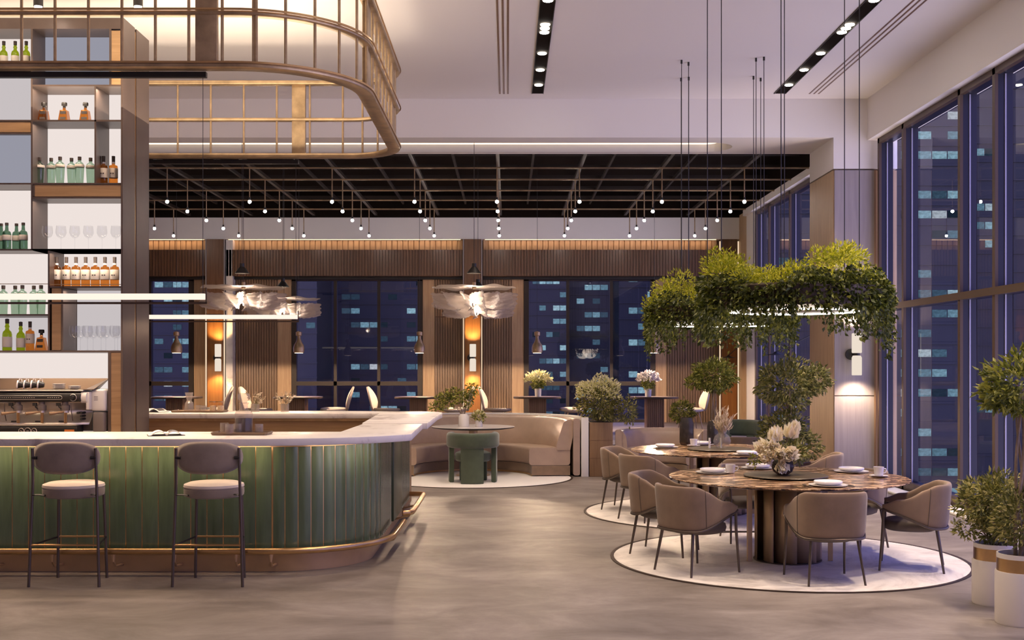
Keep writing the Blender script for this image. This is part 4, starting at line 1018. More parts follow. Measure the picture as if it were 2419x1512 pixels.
# ================================================================== DINING TABLES
def inlay(cx_, cy_, R, label, group):
    r_ = thing('round_floor_inlay', label, 'rug', (cx_, cy_, 0), 0, group)
    MB().lathe([(0,.001),(R-.03,.001),(R-.03,.004),(R-.035,.006),(0,.006)], 72).build('disc', M['rug_marble'] if 'marble' in label else M['rug_white'], r_, smooth=30)
    MB().lathe([(R-.03,.001),(R,.001),(R,.008),(R-.03,.008),(R-.03,.001)], 72).build('border', M['bronze'], r_, smooth=30)
    return r_
inlay(2.43, 9.99, 1.53, 'round pale marble floor disc with dark rim under the near dining table', 'round floor discs')
inlay(2.40, 9.99+DY, 1.53, 'round pale marble floor disc with dark rim under the far dining table', 'round floor discs')
inlay(-.53, 17.1, 1.50, 'round white rug with dark rim under the booth table', 'round floor discs')
TH = .72
def dining_table(label, loc):
    r_ = thing('dining_table', label, 'table', loc, 0, 'round brown marble dining tables')
    MB().lathe([(0,-.022),(.96,-.022),(1.005,-.012),(1.018,-.004),(1.016,0),(0,0)], 80, c=(0,0,TH)).build('tabletop', M['brown_marble'], r_, smooth=30)
    MB().lathe([(0,TH-.05),(.30,TH-.05),(.30,TH-.022),(0,TH-.022)], 40).build('top_plate', M['bronze'], r_)
    fin = None
    for k in range(9):
        a = 2*PI*k/9+.2; 
        if fin is None:
            fin = MB().grid(lambda u, v: ((.13+.16*u)*math.cos(1.05*u*u), (.13+.16*u)*math.sin(1.05*u*u), .01+v*(TH-.06)), 10, 2).build('pedestal_fin', M['bronze_fin'], r_, rz=a, smooth=180)
            sm_ = fin.modifiers.new('solid', 'SOLIDIFY'); sm_.thickness = .012
        else: pcopy(fin, r_, (0,0,0), a)
    MB().lathe([(0,.01),(.17,.01),(.17,TH-.05),(0,TH-.05)], 24).build('pedestal_core', M['bronze'], r_)
    MB().lathe([(0,.004),(.29,.004),(.29,.012),(0,.012)], 40).build('base_plate', M['bronze'], r_)
    for a in (195, 350, 90): MB().box(.34, .38, -.012, .012, .004, TH-.02).build('post', M['bronze_fin'], r_, rz=math.radians(a), smooth=0)
    return r_
T1 = dining_table('round brown marble dining table nearest the camera with fluted bronze base', (TC[0], TC[1], .004))
T2 = dup(T1, (TC[0], TC[1]+DY, .004), 0, 'round brown marble dining table farther back beside the wood planter')
TZ = TH+.005
def turntable(label, loc):
    o = MB().lathe([(0,0),(.10,0),(.11,.006),(.355,.010),(.36,.014),(.355,.019),(0,.019)], 56).build('turntable', M['susan'], loc=loc)
    return tag(o, label, 'lazy susan', 'turntables on the dining tables')
tt = turntable('dark olive turntable on the near marble table', (2.40, 9.88, TZ)); dup(tt, (2.40, 9.88+DY, TZ), 0, 'dark olive turntable on the far marble table')
def place_setting(tab, n_, x, y, ang):
    global pl0, pl1, fk0, kn0
    desc = f'{n_} of the {tab} marble table'
    u = math.radians(ang)     # direction towards the table centre
    def off(s_, f_): return (x+math.cos(u-PI/2)*s_+math.cos(u)*f_, y+math.sin(u-PI/2)*s_+math.sin(u)*f_)
    data = (('pl0', 'dinner_plate', (x, y, TZ), 0, f'large white plate, {desc}', 'plate', 'white plates on the dining tables'),
            ('pl1', 'bowl_plate', (x, y, TZ+.0125), 0, f'small thick white plate on the larger one, {desc}', 'plate', 'white plates on the dining tables'),
            ('fk0', 'fork', (*off(-.175, 0), TZ+.002), u, f'dark fork left of the plate, {desc}', 'fork', 'cutlery on the dining tables'),
            ('kn0', 'knife', (*off(.175, 0), TZ+.002), u, f'dark knife right of the plate, {desc}', 'knife', 'cutlery on the dining tables'))
    for key, nm, loc, rz, lab, cat, grp in data:
        if key not in globals() or globals()[key] is None:
            if key == 'pl0': o = MB().lathe([(0,0),(.10,0),(.150,.009),(.153,.012),(.105,.008),(0,.008)], 40).build(nm, M['porcelain'])
            elif key == 'pl1': o = MB().lathe([(0,0),(.085,0),(.108,.010),(.114,.022),(.110,.030),(.103,.026),(.09,.012),(0,.010)], 40).build(nm, M['porcelain'])
            elif key == 'fk0':
                mb = MB().obox((-.02,0,.002), (.13,.007,.003)).obox((.05,0,.003), (.03,.022,.003))
                for q_ in (-.008, -.003, .003, .008): mb.obox((.078, q_, .004), (.035,.003,.002))
                o = mb.build(nm, M['chair_metal'], smooth=0)
            else: o = MB().obox((-.05,0,.003), (.09,.013,.005)).prism([(-.01,-.009),(.10,-.007),(.115,.004),(.10,.009),(-.01,.008)], .001, .004).build(nm, M['chair_metal'], smooth=0)
            tag(o, lab, cat, grp); globals()[key] = o
        else: o = dup(globals()[key], label=lab)
        o.location = loc; o.rotation_euler.z = rz
pl0 = pl1 = fk0 = kn0 = None
for tab, dy in (('near', 0), ('far', DY)):
    place_setting(tab, 'left seat', 1.83, 10.22, -25)
    place_setting(tab, 'front seat', 2.56, 9.14, 97)
    place_setting(tab, 'right seat', 3.10, 10.32, 210) if dy == 0 else None
    place_setting(tab, 'rear seat', 2.33, 10.66, 275)
    if dy == 0: pass
    for o in [o for o in C.objects if o.get('label', '').endswith(f'{tab} marble table') and o.name.split('.')[0] in ('dinner_plate', 'bowl_plate', 'fork', 'knife')]:
        o.location.y += dy
def cup_set(label, loc, rz, sauc):
    if sauc:
        s_ = MB().lathe([(0,.002),(.045,0),(.078,.010),(.080,.014),(.048,.007),(0,.006)], 30).build('saucer', M['porcelain'], loc=loc); tag(s_, 'saucer under the '+label, 'saucer', 'saucers on the dining tables')
    r_ = thing('coffee_cup', label, 'cup', (loc[0], loc[1], loc[2]+(.009 if sauc else 0.001)), rz, 'white coffee cups on the dining tables')
    MB().lathe([(0,0),(.030,0),(.036,.006),(.045,.078),(.042,.078),(.034,.010),(0,.008)], 26).build('bowl', M['porcelain'], r_)
    MB().tube([(.041,0,.062),(.066,0,.060),(.072,0,.042),(.060,0,.024),(.038,0,.02)], .0045, 8).build('handle', M['porcelain'], r_)
    return r_
cup_set('white coffee cup beside the left plate of the near marble table', (1.985, 10.20, TZ), .1, False)
cup_set('white coffee cup at the right edge of the near marble table', (3.205, 9.88, TZ), .2, True)
cup_set('white coffee cup on the far marble table before the smoked vases', (2.20, 9.95+DY+.5, TZ), .1, True)
tag(MB().box(-.035,.035,-.035,.035,0,.07).build('candle', M['candle'], loc=(2.20, 13.95, TZ), bevel=.004), 'white block candle on the far marble table behind the cup', 'candle')
for k, px in enumerate((1676, 1703)):
    tag(MB().cyl((0,0,0), (0,0,.115), .011, n=12).build('candle', M['candle'], loc=(X(px, 13.0+.02*k), 13.0+.02*k, TZ+.019)), ['left', 'right'][k]+' thin white candle on the turntable of the far marble table', 'candle', 'thin candles on the far table')
# smoked vases
def vase(name, label, prof, m_, loc, n=28, cat='vase'):
    r_ = thing(name, label, cat, loc); MB().lathe(prof, n).build('body', M[m_], r_); return r_
for k, (px, Y, h, rr) in enumerate(((1622, 13.75, .33, .085), (1672, 14.2, .28, .07))):
    vase('smoked_vase', ['tall', 'shorter'][k]+' smoked glass cylinder vase at the back of the far marble table', [(0,0),(rr*.8,0),(rr,.03),(rr,h*.8),(rr*.72,h),(rr*.65,h),(rr*.93,h*.78),(rr*.93,.04),(0,.02)], 'smoke', (X(px, Y), Y if Y < 14 else 13.85, TZ))
vz = vase('glass_vase', 'clear cut glass vase of dried grasses on the far marble table', [(0,0),(.05,0),(.085,.03),(.10,.08),(.085,.13),(.045,.165),(.04,.18),(.048,.195)], 'crystal', (2.44, 13.02, TZ+.02))
pts = []; od = []
mb = MB()
for k in range(22):
    a = RNG.random()*2*PI; r_ = .03+.12*RNG.random(); h = .26+.16*RNG.random(); top = (math.cos(a)*r_, math.sin(a)*r_, h); mb.tube([(0,0,.03), (top[0]*.35, top[1]*.35, h*.6), top], .002, 4)
    for t in range(9):
        f_ = .55+.5*t/9; pts.append((top[0]*f_, top[1]*f_, h*f_)); od.append((top[0]*2, top[1]*2, .9))
mb.build('dried_stems', M['leaf_dry'], vz); leaves('dried_grasses', pts, .075, M['leaf_dry'], vz, .22, 0, od, .6)
# protea arrangement
vz = vase('smoked_bowl_vase', 'smoked glass bowl vase of cream proteas on the near marble table', [(0,0),(.045,0),(.080,.025),(.096,.065),(.088,.105),(.062,.135),(.058,.135),(.083,.103),(.091,.065),(.075,.03),(0,.012)], 'smoke', (2.375, 9.88, TZ+.02))
def protea(c, d, s_, open_):
    d = Vector(d).normalized(); u = d.orthogonal().normalized(); v_ = d.cross(u); P_ = []; O_ = []
    for ring, (n_, rr, h, tilt) in enumerate(((18, .040, -.01, .42), (16, .036, .004, .22), (14, .028, .012, .08), (10, .016, .018, .0))):
        for k in range(n_):
            a = 2*PI*k/n_+ring*.3; rad = u*math.cos(a)+v_*math.sin(a); P_.append(Vector(c)+rad*rr*s_*.7+d*h*s_); O_.append(d+rad*tilt*open_)
    return P_, O_
hd = [((-.17,-.03,.22), (-.7,-.3,.6), 1.0, 1.6), ((-.06,-.03,.30), (-.1,-.1,1), 1.1, 1.0), ((.06,0,.325), (.25,0,1), 1.2, .8), ((.10,.0,.375), (.1,0,1), .9, .7),
      ((-.13,-.08,.16), (-.7,-.5,.1), .95, 1.5), ((-.05,-.10,.175), (0,-1,.15), 1.1, 1.4), ((.03,-.10,.185), (.2,-1,.2), 1.0, 1.4), ((-.035,-.09,.10), (0,-.8,-.6), 1.0, .6), ((-.10,-.06,.23), (-.3,-.7,.5), .9, 1.2)]
flm = MB()
for c_, d_, s_, op in hd: flm.tube([(0,0,.03), (c_[0]*.4, c_[1]*.4, c_[2]*.5+.03), c_], .004, 5)
flm.build('stems', M['stem'], vz)
for c_, d_, s_, op in hd:
    P_, O_ = protea((0,0,0), d_, s_, op); leaves('protea_flower', P_, .076*s_, M['protea'], vz, .58, 0, O_, .10, .3, loc=c_)
    dn = Vector(d_).normalized()*.03; MB().ball((dn.x, dn.y, dn.z), .026*s_, 10, 8).build('flower_heart', M['leaf_cream'], vz, loc=c_)
p_, o_ = ellipsoid_pts(260, (.10, .0, .20), (.13, .11, .10), .2); leaves('filler_foliage', p_, .045, M['leaf_bush'], vz, .45, 0, o_, .8)
p_, o_ = ellipsoid_pts(70, (-.24, -.0, .12), (.05, .04, .06), .2); leaves('filler_foliage', p_, .035, M['leaf_tree'], vz, .5, .1, o_, .8)

# ================================================================== BOOTH
def booth(name, label, cx_, cy_, s_=1.0, wall=True, mat_='leather', hb=.87, group=None, a0=0, a1=180, segn=5):
    r_ = thing(name, label, 'booth seat', (cx_, cy_, 0), 0, group)
    def P(r, a, b_, n=20): return [(x, y) for x, y in arc(0, 0, r*s_, a, b_, n)]
    def rr(o0, o1, z0, z1, rd): # rounded rectangle profile
        out_ = []
        for (cx2, cz2, q0) in ((o1-rd, z0+rd, -90), (o1-rd, z1-rd, 0), (o0+rd, z1-rd, 90), (o0+rd, z0+rd, 180)):
            for k in range(4): a = math.radians(q0+30*k); out_.append((cx2+rd*math.cos(a), cz2+rd*math.sin(a)))
        return out_
    st = (a1-a0)/segn
    for k in range(segn):
        MB().sweep(P(1.17, a0+k*st+.5, a0+(k+1)*st-.5, 8), rr(-.32*s_, .30*s_, .17, .435, .045)).build('seat_cushion', M[mat_], r_, smooth=50)
    MB().sweep(P(1.17, a0, a1), [(-.28*s_, .02), (.30*s_, .02), (.30*s_, .165), (-.28*s_, .165)]).build('plinth', M['fabric'], r_, smooth=30)
    MB().sweep(P(1.17, a0, a1), [(-.29*s_, .01), (-.275*s_, .01), (-.275*s_, .035), (-.29*s_, .035)]).build('brass_base_strip', M['brass'], r_, smooth=30)
    bb = [(.10*s_, .40), (.30*s_, .40), (.34*s_, .6), (.345*s_, hb-.03), (.31*s_, hb-.01), (.26*s_, hb-.015), (.20*s_, hb-.05), (.13*s_, .60), (.09*s_, .46)]
    MB().sweep(P(1.17, a0, a1, 40), bb).build('backrest', M[mat_], r_, smooth=60)
    MB().sweep(P(1.56, a0-1, a1+1, 40), rr(-.045, .055, .02, hb+.005, .03)).build('outer_shell', M[mat_], r_, smooth=50)
    if wall:
        MB().sweep(P(1.69, a0-1, a1+1, 48), [(-.055, 0), (.055, 0), (.055, hb+.025), (-.055, hb+.025)]).build('screen_wall', M['rug_white'], r_, smooth=30, bevel=.004)
    return r_
booth('curved_booth', 'large semicircular taupe leather booth around the white table', -.53, 17.25)
b2 = booth('curved_booth', 'small curved grey leather booth half hidden behind the far marble table', 2.33, 17.25, .42, False, 'leather', .70)
rb = thing('booth_table', 'round white topped table in the curved booth', 'table', (-.53, 17.4, 0))
MB().lathe([(0,-.012),(.55,-.012),(.632,-.004),(.635,0),(0,0)], 64, c=(0,0,.75)).build('tabletop', M['porcelain'], rb, smooth=30)
MB().lathe([(0,-.035),(.5,-.035),(.622,-.016),(.632,-.0045),(0,-.005)], 64, c=(0,0,.75)).build('table_edge', M['black'], rb, smooth=30)
MB().lathe([(0,.008),(.26,.008),(.26,.02),(.07,.03),(.065,.05),(.065,.68),(.12,.71),(0,.71)], 32).build('pedestal', M['bronze_fin'], rb)
vz = vase('white_vase', 'tall white vase with leafy branches on the booth table', [(0,0),(.085,0),(.088,.01),(.088,.17),(.06,.21),(.055,.21),(.05,.2),(0,.19)], 'porcelain', (-.67, 17.35, .751), 12)
vz.scale = (.92,)*3
mb = MB(); P_ = []; O_ = []
for (tx, ty, tz) in ((-.40, .05, .42), (-.30, -.05, .50), (-.18, .05, .55), (-.05, 0, .50), (.08, .05, .55), (.14, -.05, .62), (-.45, 0, .33), (.05, .05, .40), (-.22, 0, .40)):
    mb.tube([(0,0,.12), (tx*.25, ty, .30), (tx*.7, ty, tz*.8), (tx, ty, tz)], .005, 5)
    a, b_ = ellipsoid_pts(110, (tx, ty, tz), (.13, .11, .10), .15); P_ += a; O_ += b_
mb.build('branches', M['bark'], vz); leaves('leaves', P_, .05, M['leaf_tree'], vz, .5, .1, O_, .8)
vz = thing('flower_pot', 'small white pot of pale flowers on the booth table', 'potted plant', (-.44, 17.28, .751))
MB().lathe([(0,0),(.05,0),(.055,.01),(.052,.10),(.046,.10),(.046,.02),(0,.02)], 24).build('pot', M['porcelain'], vz)
p_, o_ = ellipsoid_pts(220, (0,0,.16), (.12,.12,.08), .2); leaves('leaves', p_, .04, M['leaf_bush'], vz, .45, 0, o_)
p_, o_ = ellipsoid_pts(90, (0,0,.19), (.10,.10,.07), .5, -.1); leaves('blossom', p_, .028, M['leaf_cream'], vz, .6, 0, o_)
# green armchair (seen from behind)
def green_chair(label, loc, rz):
    r_ = thing('green_armchair', label, 'armchair', loc, rz)
    def rrs(o0, o1, z0, z1, rd):
        out_ = []
        for (a_, b_, q0) in ((o1-rd, z0+rd, -90), (o1-rd, z1-rd, 0), (o0+rd, z1-rd, 90), (o0+rd, z0+rd, 180)):
            for k in range(4): a = math.radians(q0+30*k); out_.append((a_+rd*math.cos(a), b_+rd*math.sin(a)))
        return out_
    pth = [(.31, .16), (.33, .05)]+arc(.0, -.02, .33, -5, -175, 22)+[(-.33, .05), (-.31, .16)]
    MB().sweep(pth[::-1], rrs(-.05, .05, .50, .715, .045)).build('back_band', M['green_velvet'], r_, smooth=50)
    MB().sweep(arc(0, -.02, .315, -62, -118, 8)[::-1], rrs(-.035, .035, 0, .52, .02)).build('rear_leg', M['green_velvet'], r_, smooth=50)
    for sx in (-1, 1): MB().sweep(arc(0, 0, .315, 8 if sx > 0 else 172, -18 if sx > 0 else 198, 4)[::-1 if sx > 0 else 1], rrs(-.035, .035, 0, .51, .02)).build('side_leg', M['green_velvet'], r_, smooth=50)
    for sx in (-1, 1): MB().box(sx*.16-.04, sx*.16+.04, .16, .22, 0, .33).build('front_leg', M['green_velvet'], r_, smooth=0, bevel=.015)
    MB().lathe([(0,.30),(.235,.30),(.262,.33),(.265,.38),(.25,.42),(.20,.44),(0,.445)], 36, c=(0,.02,0)).build('seat', M['green_velvet'], r_)
    return r_
green_chair('green velvet armchair with band back facing the booth table', (-.505, 16.45, .006), 0)
g2 = green_chair('green velvet armchair beyond the far marble table', (3.47, 17.35, 0), math.radians(-150)); g2.scale = (1.05, 1.05, 1.18)

# ================================================================== PLANTERS AND TREES
def trunk(mb, pts, r0, r1): mb.tube(pts, [r0+(r1-r0)*i/(len(pts)-1) for i in range(len(pts))], 8)
pr = thing('wooden_planter', 'tall oak planter box with pale flowering shrub beside the booth', 'planter', (1.405, 17.40, 0))
MB().box(-.175,.175,-.18,.18,0,.82).build('box', M['planter_wood'], pr, smooth=0, bevel=.006)
for zz in (.28, .55): MB().box(-.177,.177,-.182,.182,zz,zz+.004).build('joint', M['wood_dark'], pr, smooth=0)
MB().box(-.16,.16,-.165,.165,.815,.826).build('soil', M['soil'], pr, smooth=0)
mb = MB()
for k in range(9):
    a = k*.7; mb.tube([(0,0,.8), (.12*math.cos(a), .1*math.sin(a), 1.0), (.27*math.cos(a), .22*math.sin(a), 1.2)], .006, 5)
mb.build('branches', M['bark'], pr)
p_, o_ = ellipsoid_pts(2600, (0,0,1.10), (.40,.33,.30), .35); leaves('foliage', p_, .050, M['leaf_bush'], pr, .4, 0, o_, .8)
p_, o_ = ellipsoid_pts(1300, (-.03,-.04,1.17), (.40,.36,.35), .86, .05); leaves('blossom', p_, .044, M['leaf_cream'], pr, .5, 0, o_, .6)
p_, o_ = ellipsoid_pts(260, (.02,-.04,1.05), (.38,.34,.27), .92, -.5); leaves('violet_flowers', p_, .030, M['leaf_blue'], pr, .7, 0, o_, .5)
p_, o_ = ellipsoid_pts(420, (.42,.05,.98), (.16,.16,.24), .3); leaves('foliage_side', p_, .05, M['leaf_bush'], pr, .4, .2, o_, .8)

def topiary(name, label, loc, balls, stems, leaf, size, pot):
    r_ = thing(name, label, 'potted tree', loc)
    if pot == 'white': pot_parts(r_, .155, .43)
    else:
        MB().lathe([(0,0),(.20,0),(.24,.05),(.25,.36),(.23,.38),(.22,.36),(.22,.30),(0,.30)], 32).build('pot', M['ceramic'], r_); MB().lathe([(0,.30),(.22,.30),(.22,.315),(0,.32)], 24).build('soil', M['soil'], r_)
    mb = MB()
    for st in stems: trunk(mb, st, .016, .008)
    mb.build('trunk', M['bark'], r_)
    for k, (c_, r3, n_) in enumerate(balls):
        p_, o_ = ellipsoid_pts(n_, c_, r3, .45); leaves('foliage', p_, size, M[leaf], r_, .42, 0.05, o_, .75)
    return r_
def pot_parts(r_, R, H):
    MB().lathe([(0,0),(R*.97,0),(R,.012),(R,H-.125),(R*.98,H-.115),(0,H-.115)], 40).build('pot', M['ceramic'], r_)
    MB().lathe([(R*.90,H-.115),(R*.93,H-.115),(R*.93,H-.03),(R*.90,H-.03)], 40).build('brass_band', M['brass'], r_)
    MB().lathe([(R*.86,H-.035),(R*.93,H-.03),(R*.93,H),(R*.86,H),(R*.86,H-.035)], 40).build('rim', M['ceramic'], r_)
    MB().lathe([(0,H-.06),(R*.9,H-.06),(R*.9,H-.045),(0,H-.03)], 24).build('soil', M['soil'], r_)
def twist(h0, h1, r, ph, n=14, lean=(0, 0)): return [(r*math.cos(ph+t*5)*(1-.3*t)+lean[0]*t, r*math.sin(ph+t*5)*(1-.3*t)+lean[1]*t, h0+(h1-h0)*t) for t in np.linspace(0, 1, n)]
topiary('topiary_tree', 'double ball topiary tree standing between the two marble tables by the column', (3.62, 14.75, 0),
        [((-.02,0,1.44), (.42,.40,.36), 2600), ((.34,.02,1.50), (.22,.20,.20), 800), ((-.06,0,.80), (.36,.34,.36), 1900), ((.22,0,.64), (.24,.22,.18), 500)],
        [twist(.3, 1.35, .035, p) for p in (0, 2.1, 4.2)], 'leaf_bush', .058, 'x')
topiary('topiary_tree', 'round headed topiary tree with plaited trunk behind the far marble table', (X(1686, 16.2), 16.2, 0),
        [((0,0,1.53), (.36,.34,.26), 2300), ((-.27,0,1.44), (.14,.12,.10), 220)], [twist(.3, 1.4, .035, p) for p in (0, 2.1, 4.2)], 'leaf_tree', .050, 'x')
r_ = topiary('potted_shrub', 'low bushy potted shrub left of the plaited trunk tree', (X(1612, 18.35), 18.35, 0), [((0,0,.93), (.22,.20,.20), 900)], [twist(.3, .8, .02, 1)], 'leaf_tree', .05, 'x')
# right foreground pots
r_ = thing('potted_shrub', 'bushy shrub in a white pot with brass band, behind the nearest pot', 'potted shrub', (3.46, 8.12, 0)); pot_parts(r_, .155, .43)
mb = MB()
for k in range(12):
    a = k*2.4; q_ = .16+.13*(k % 3)/2; mb.tube([(0,0,.37), (q_*.5*math.cos(a), q_*.5*math.sin(a), .55), (q_*math.cos(a), q_*math.sin(a), .72+.02*(k % 4))], .005, 5)
mb.build('branches', M['bark'], r_)
p_, o_ = ellipsoid_pts(3300, (.02,0,.72), (.31,.28,.23), .25); leaves('foliage', p_, .040, M['leaf_bush'], r_, .38, 0, o_, .8)
p_, o_ = ellipsoid_pts(160, (-.20,0,.53), (.12,.12,.08), .2); leaves('foliage', p_, .036, M['leaf_bush'], r_, .38, 0, o_, .8)
p_, o_ = ellipsoid_pts(500, (.0,0,.53), (.17,.16,.13), .2); leaves('foliage', p_, .040, M['leaf_bush'], r_, .38, 0, o_, .8)
r_ = thing('topiary_tree', 'nearest potted tree in a white pot with brass band, its crown partly out of view', 'potted tree', (3.36, 7.50, 0)); pot_parts(r_, .155, .46)
mb = MB()
for p in (0, 2.1, 4.2): trunk(mb, twist(.4, 1.5, .03, p), .014, .008)
mb.build('trunk', M['bark'], r_)
for c_, r3, n_ in (((.03,0,1.56), (.30,.28,.24), 1300), ((-.13,0,1.47), (.13,.12,.10), 220), ((.03,0,.69), (.22,.22,.23), 1500)):
    p_, o_ = ellipsoid_pts(n_, c_, r3, .4); leaves('foliage', p_, .055 if c_[2] > 1 else .042, M['leaf_tree'] if c_[2] > 1 else M['leaf_bush'], r_, .36, 0, o_, .75)

# ================================================================== HANGING GREEN RINGS
def ring_planter(label, cx_, cy_, zl, wires, seed, R=.60):
    global RNG
    RNG = np.random.default_rng(seed)
    r_ = thing('hanging_ring_planter', label, 'hanging planter', (cx_, cy_, zl), 0, 'hanging green ring planters')
    MB().lathe([(R-.02,.0),(R+.24,.02),(R+.26,.20),(R+.22,.22),(R-.04,.22),(R-.05,.02),(R-.02,0)], 64).build('ring_trough', M['bronze'], r_)
    MB().tube([(R*math.cos(a), R*math.sin(a), -.012) for a in np.linspace(0, 2*PI, 65)[:-1]], .0085, 6, closed=True).build('led_ring', M['e_ring'], r_)
    point('ring_light', (0, 0, -.08), 14, NEUT, .25, r_)
    N = 13000
    a = RNG.random(N)*2*PI; rad = R+.10+.20*np.sqrt(RNG.random(N))*RNG.choice([-.55, 1], N, p=[.35, .65])
    top = .34+.06*np.sin(a*3+seed)+.05*np.sin(a*7+1); z = -.02+(top+.02)*RNG.random(N)
    edge = np.abs((rad-R-.1)/.2); z = np.where(z > top*(1-.25*edge**2), z*.7, z); z = np.where((rad < R+.06) & (z < .12), z+.14, z)
    P_ = np.stack([rad*np.cos(a), rad*np.sin(a), z], 1); O_ = np.stack([np.cos(a)*.8*(rad-R), np.sin(a)*.8*(rad-R), -.05+0*a], 1)
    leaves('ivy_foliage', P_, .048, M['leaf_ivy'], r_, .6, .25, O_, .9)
    # hanging strands
    S_ = []; D_ = []; st = MB()
    for k in range(150):
        t = RNG.random()*2*PI; rr = R+(.27 if RNG.random() < .85 else .06)+.05*RNG.normal()*.4; ln = (.10+.22*RNG.random()**1.8)*(1.0+.7*abs(math.cos(t))**3)
        x_, y_ = rr*math.cos(t), rr*math.sin(t); z0 = .14
        st.tube([(x_, y_, z0), (x_*1.01, y_*1.01, z0-ln*.6), (x_*1.0, y_*1.0, z0-ln-.08)], .0025, 4, cap=False)
        for q_ in range(int(ln*130)):
            u = RNG.random(); S_.append((x_+.018*RNG.normal(), y_+.018*RNG.normal(), z0-u*(ln+.10))); D_.append((math.cos(t)*.5+RNG.normal()*.5, math.sin(t)*.5+RNG.normal()*.5, -.7))
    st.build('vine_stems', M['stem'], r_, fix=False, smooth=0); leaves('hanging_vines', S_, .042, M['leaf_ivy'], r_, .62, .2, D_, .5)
    # fern tufts on top
    P2 = []; O2 = []
    for k in range(26):
        t = 2*PI*k/26+.1*RNG.normal(); rr = R+.08+.09*RNG.normal()*.7; hh = .36+.09*math.sin(t*3+seed)+.05*RNG.normal(); sp = .135+.03*RNG.random()
        for q_ in range(260):
            d = RNG.normal(size=3); d[2] = abs(d[2]); d /= np.linalg.norm(d); k2 = RNG.random()**.5
            P2.append((rr*math.cos(t)+d[0]*sp*k2*1.2, rr*math.sin(t)+d[1]*sp*k2*1.2, hh-.06+d[2]*sp*1.25*k2)); O2.append(d)
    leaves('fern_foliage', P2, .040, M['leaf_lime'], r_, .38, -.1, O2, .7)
    for k, (x_, y_) in enumerate(wires):
        MB().cyl((x_, y_, .2), (x_, y_, CE-zl), .0045, n=6).build('cable', M['black'], r_)
        MB().cyl((x_, y_, CE-zl-.045), (x_, y_, CE-zl), .013, n=10).build('cable_mount', M['black'], r_)
ring_planter('near hanging ring planter of ferns and ivy with glowing ring over the dining table', 2.75, 11.0, 2.215,
             [(X(1671, 10.9)-2.75, -.1), (X(1704, 11.2)-2.75, .2), (X(1845, 10.4)-2.75, -.6), (X(1853, 11.6)-2.75, .6), (X(1995, 11.2)-2.75, .2), (X(2030, 10.9)-2.75, -.1)], 5)
ring_planter('far hanging ring planter of ferns and ivy, lower left of the near one', 2.75, 14.8, 2.215,
             [(X(1610, 14.4)-2.75, -.4), (X(1628, 14.45)-2.75, -.3), (X(1609, 15.3)-2.75, .5), (X(1627, 15.25)-2.75, .45), (X(1786, 14.3)-2.75, -.5), (X(1806, 14.22)-2.75, -.55), (X(1780, 15.2)-2.75, .4), (X(1797, 15.3)-2.75, .5)], 9, .66)
RNG = np.random.default_rng(77)

# ================================================================== CHANDELIERS AND CONE PENDANTS
def chandelier(label, loc):
    r_ = thing('chandelier', label, 'chandelier', loc, 0, 'resin petal chandeliers')
    def disc(u, v):
        a = u*2*PI; r = .04+v*.60; return (r*math.cos(a), r*math.sin(a), .12+.012*math.sin(a*9+v*5)*v+.010*math.sin(a*5)*v+.01*(1-v))
    MB().grid(disc, 90, 8, wu=True).build('top_disc', M['petal_glass'], r_, smooth=180)
    for k in range(13):
        a0_ = 2*PI*k/13+.1
        def pet(u, v):
            r = .05+.60*u; w_ = (.05+.15*math.sin(min(1, u*1.25+.12)*PI*.62)); tip = 1-.5*max(0, u-.9)*8*abs(v-.5)
            side = .06*math.sin(u*4.5+v*2.2+k)+.012*math.sin(v*24+u*6); r += .018*math.sin(v*19+k)*u; z_ = -.07-.055*u*(1-u)*2-(v-.5)*w_*1.25*tip+.008*math.sin(u*34+v*9+k*2)
            return (r, side+(v-.5)*.10, z_)
        MB().grid(pet, 14, 12).build('petal', M['petal_glass'], r_, rz=a0_, smooth=180)
    MB().lathe([(0,-.16),(.012,-.15),(.014,-.08),(.010,.0),(0,.01)], 16).build('lamp_core', M['e_cone'], r_)
    point('chandelier_light', (0, 0, -.07), 30, NEUT, .06, r_)
    MB().cyl((0,0,.1), (0,0,.2), .03, n=14).build('hub', M['brass_aged'], r_)
    MB().cyl((0,0,.12), (0,0,(5.12 if loc[1] < 17.8 else 5.68)-loc[2]), .004, n=6).build('cable', M['black'], r_)
    return r_
def cone(label, loc, top=5.68):
    if loc[1] < 17.8: top = 5.12
    r_ = thing('pendant_lamp', label, 'pendant lamp', loc, 0, 'black cone pendants')
    MB().lathe([(.105,0),(.112,0),(.055,.075),(.034,.10),(.034,.15),(0,.155),(0,.145),(.028,.14),(.028,.10),(.048,.072),(.105,0)], 24).build('shade', M['black'], r_)
    MB().lathe([(0,.004),(.10,.004),(.10,.012),(0,.012)], 24).build('diffuser', M['e_cone'], r_)
    MB().cyl((0,0,.15), (0,0,top-loc[2]), .004, n=6).build('cable', M['black'], r_)
    spot('pendant_beam', (0, 0, -.01), 170, NEUT, 100, .6, .05, r_)
for k, (x_, y_, w_) in enumerate(((X(575, 17.4), 17.4, 'at the front left behind the linear lamps'), (X(671, 20.4), 20.4, 'at the rear left, half hidden'), (X(1120, 17.4), 17.4, 'over the booth table'), (X(1129, 20.6), 20.6, 'behind the one over the booth table'))):
    zz = Z(698, 17.4); chandelier('smoky petal chandelier '+w_, (x_, y_, zz))
    cx_ = x_-(0.02 if k < 2 else 0)
    cone('black cone pendant above the chandelier '+w_, (cx_*(y_-.32)/y_, y_-.32, Z(650, 17.4)))

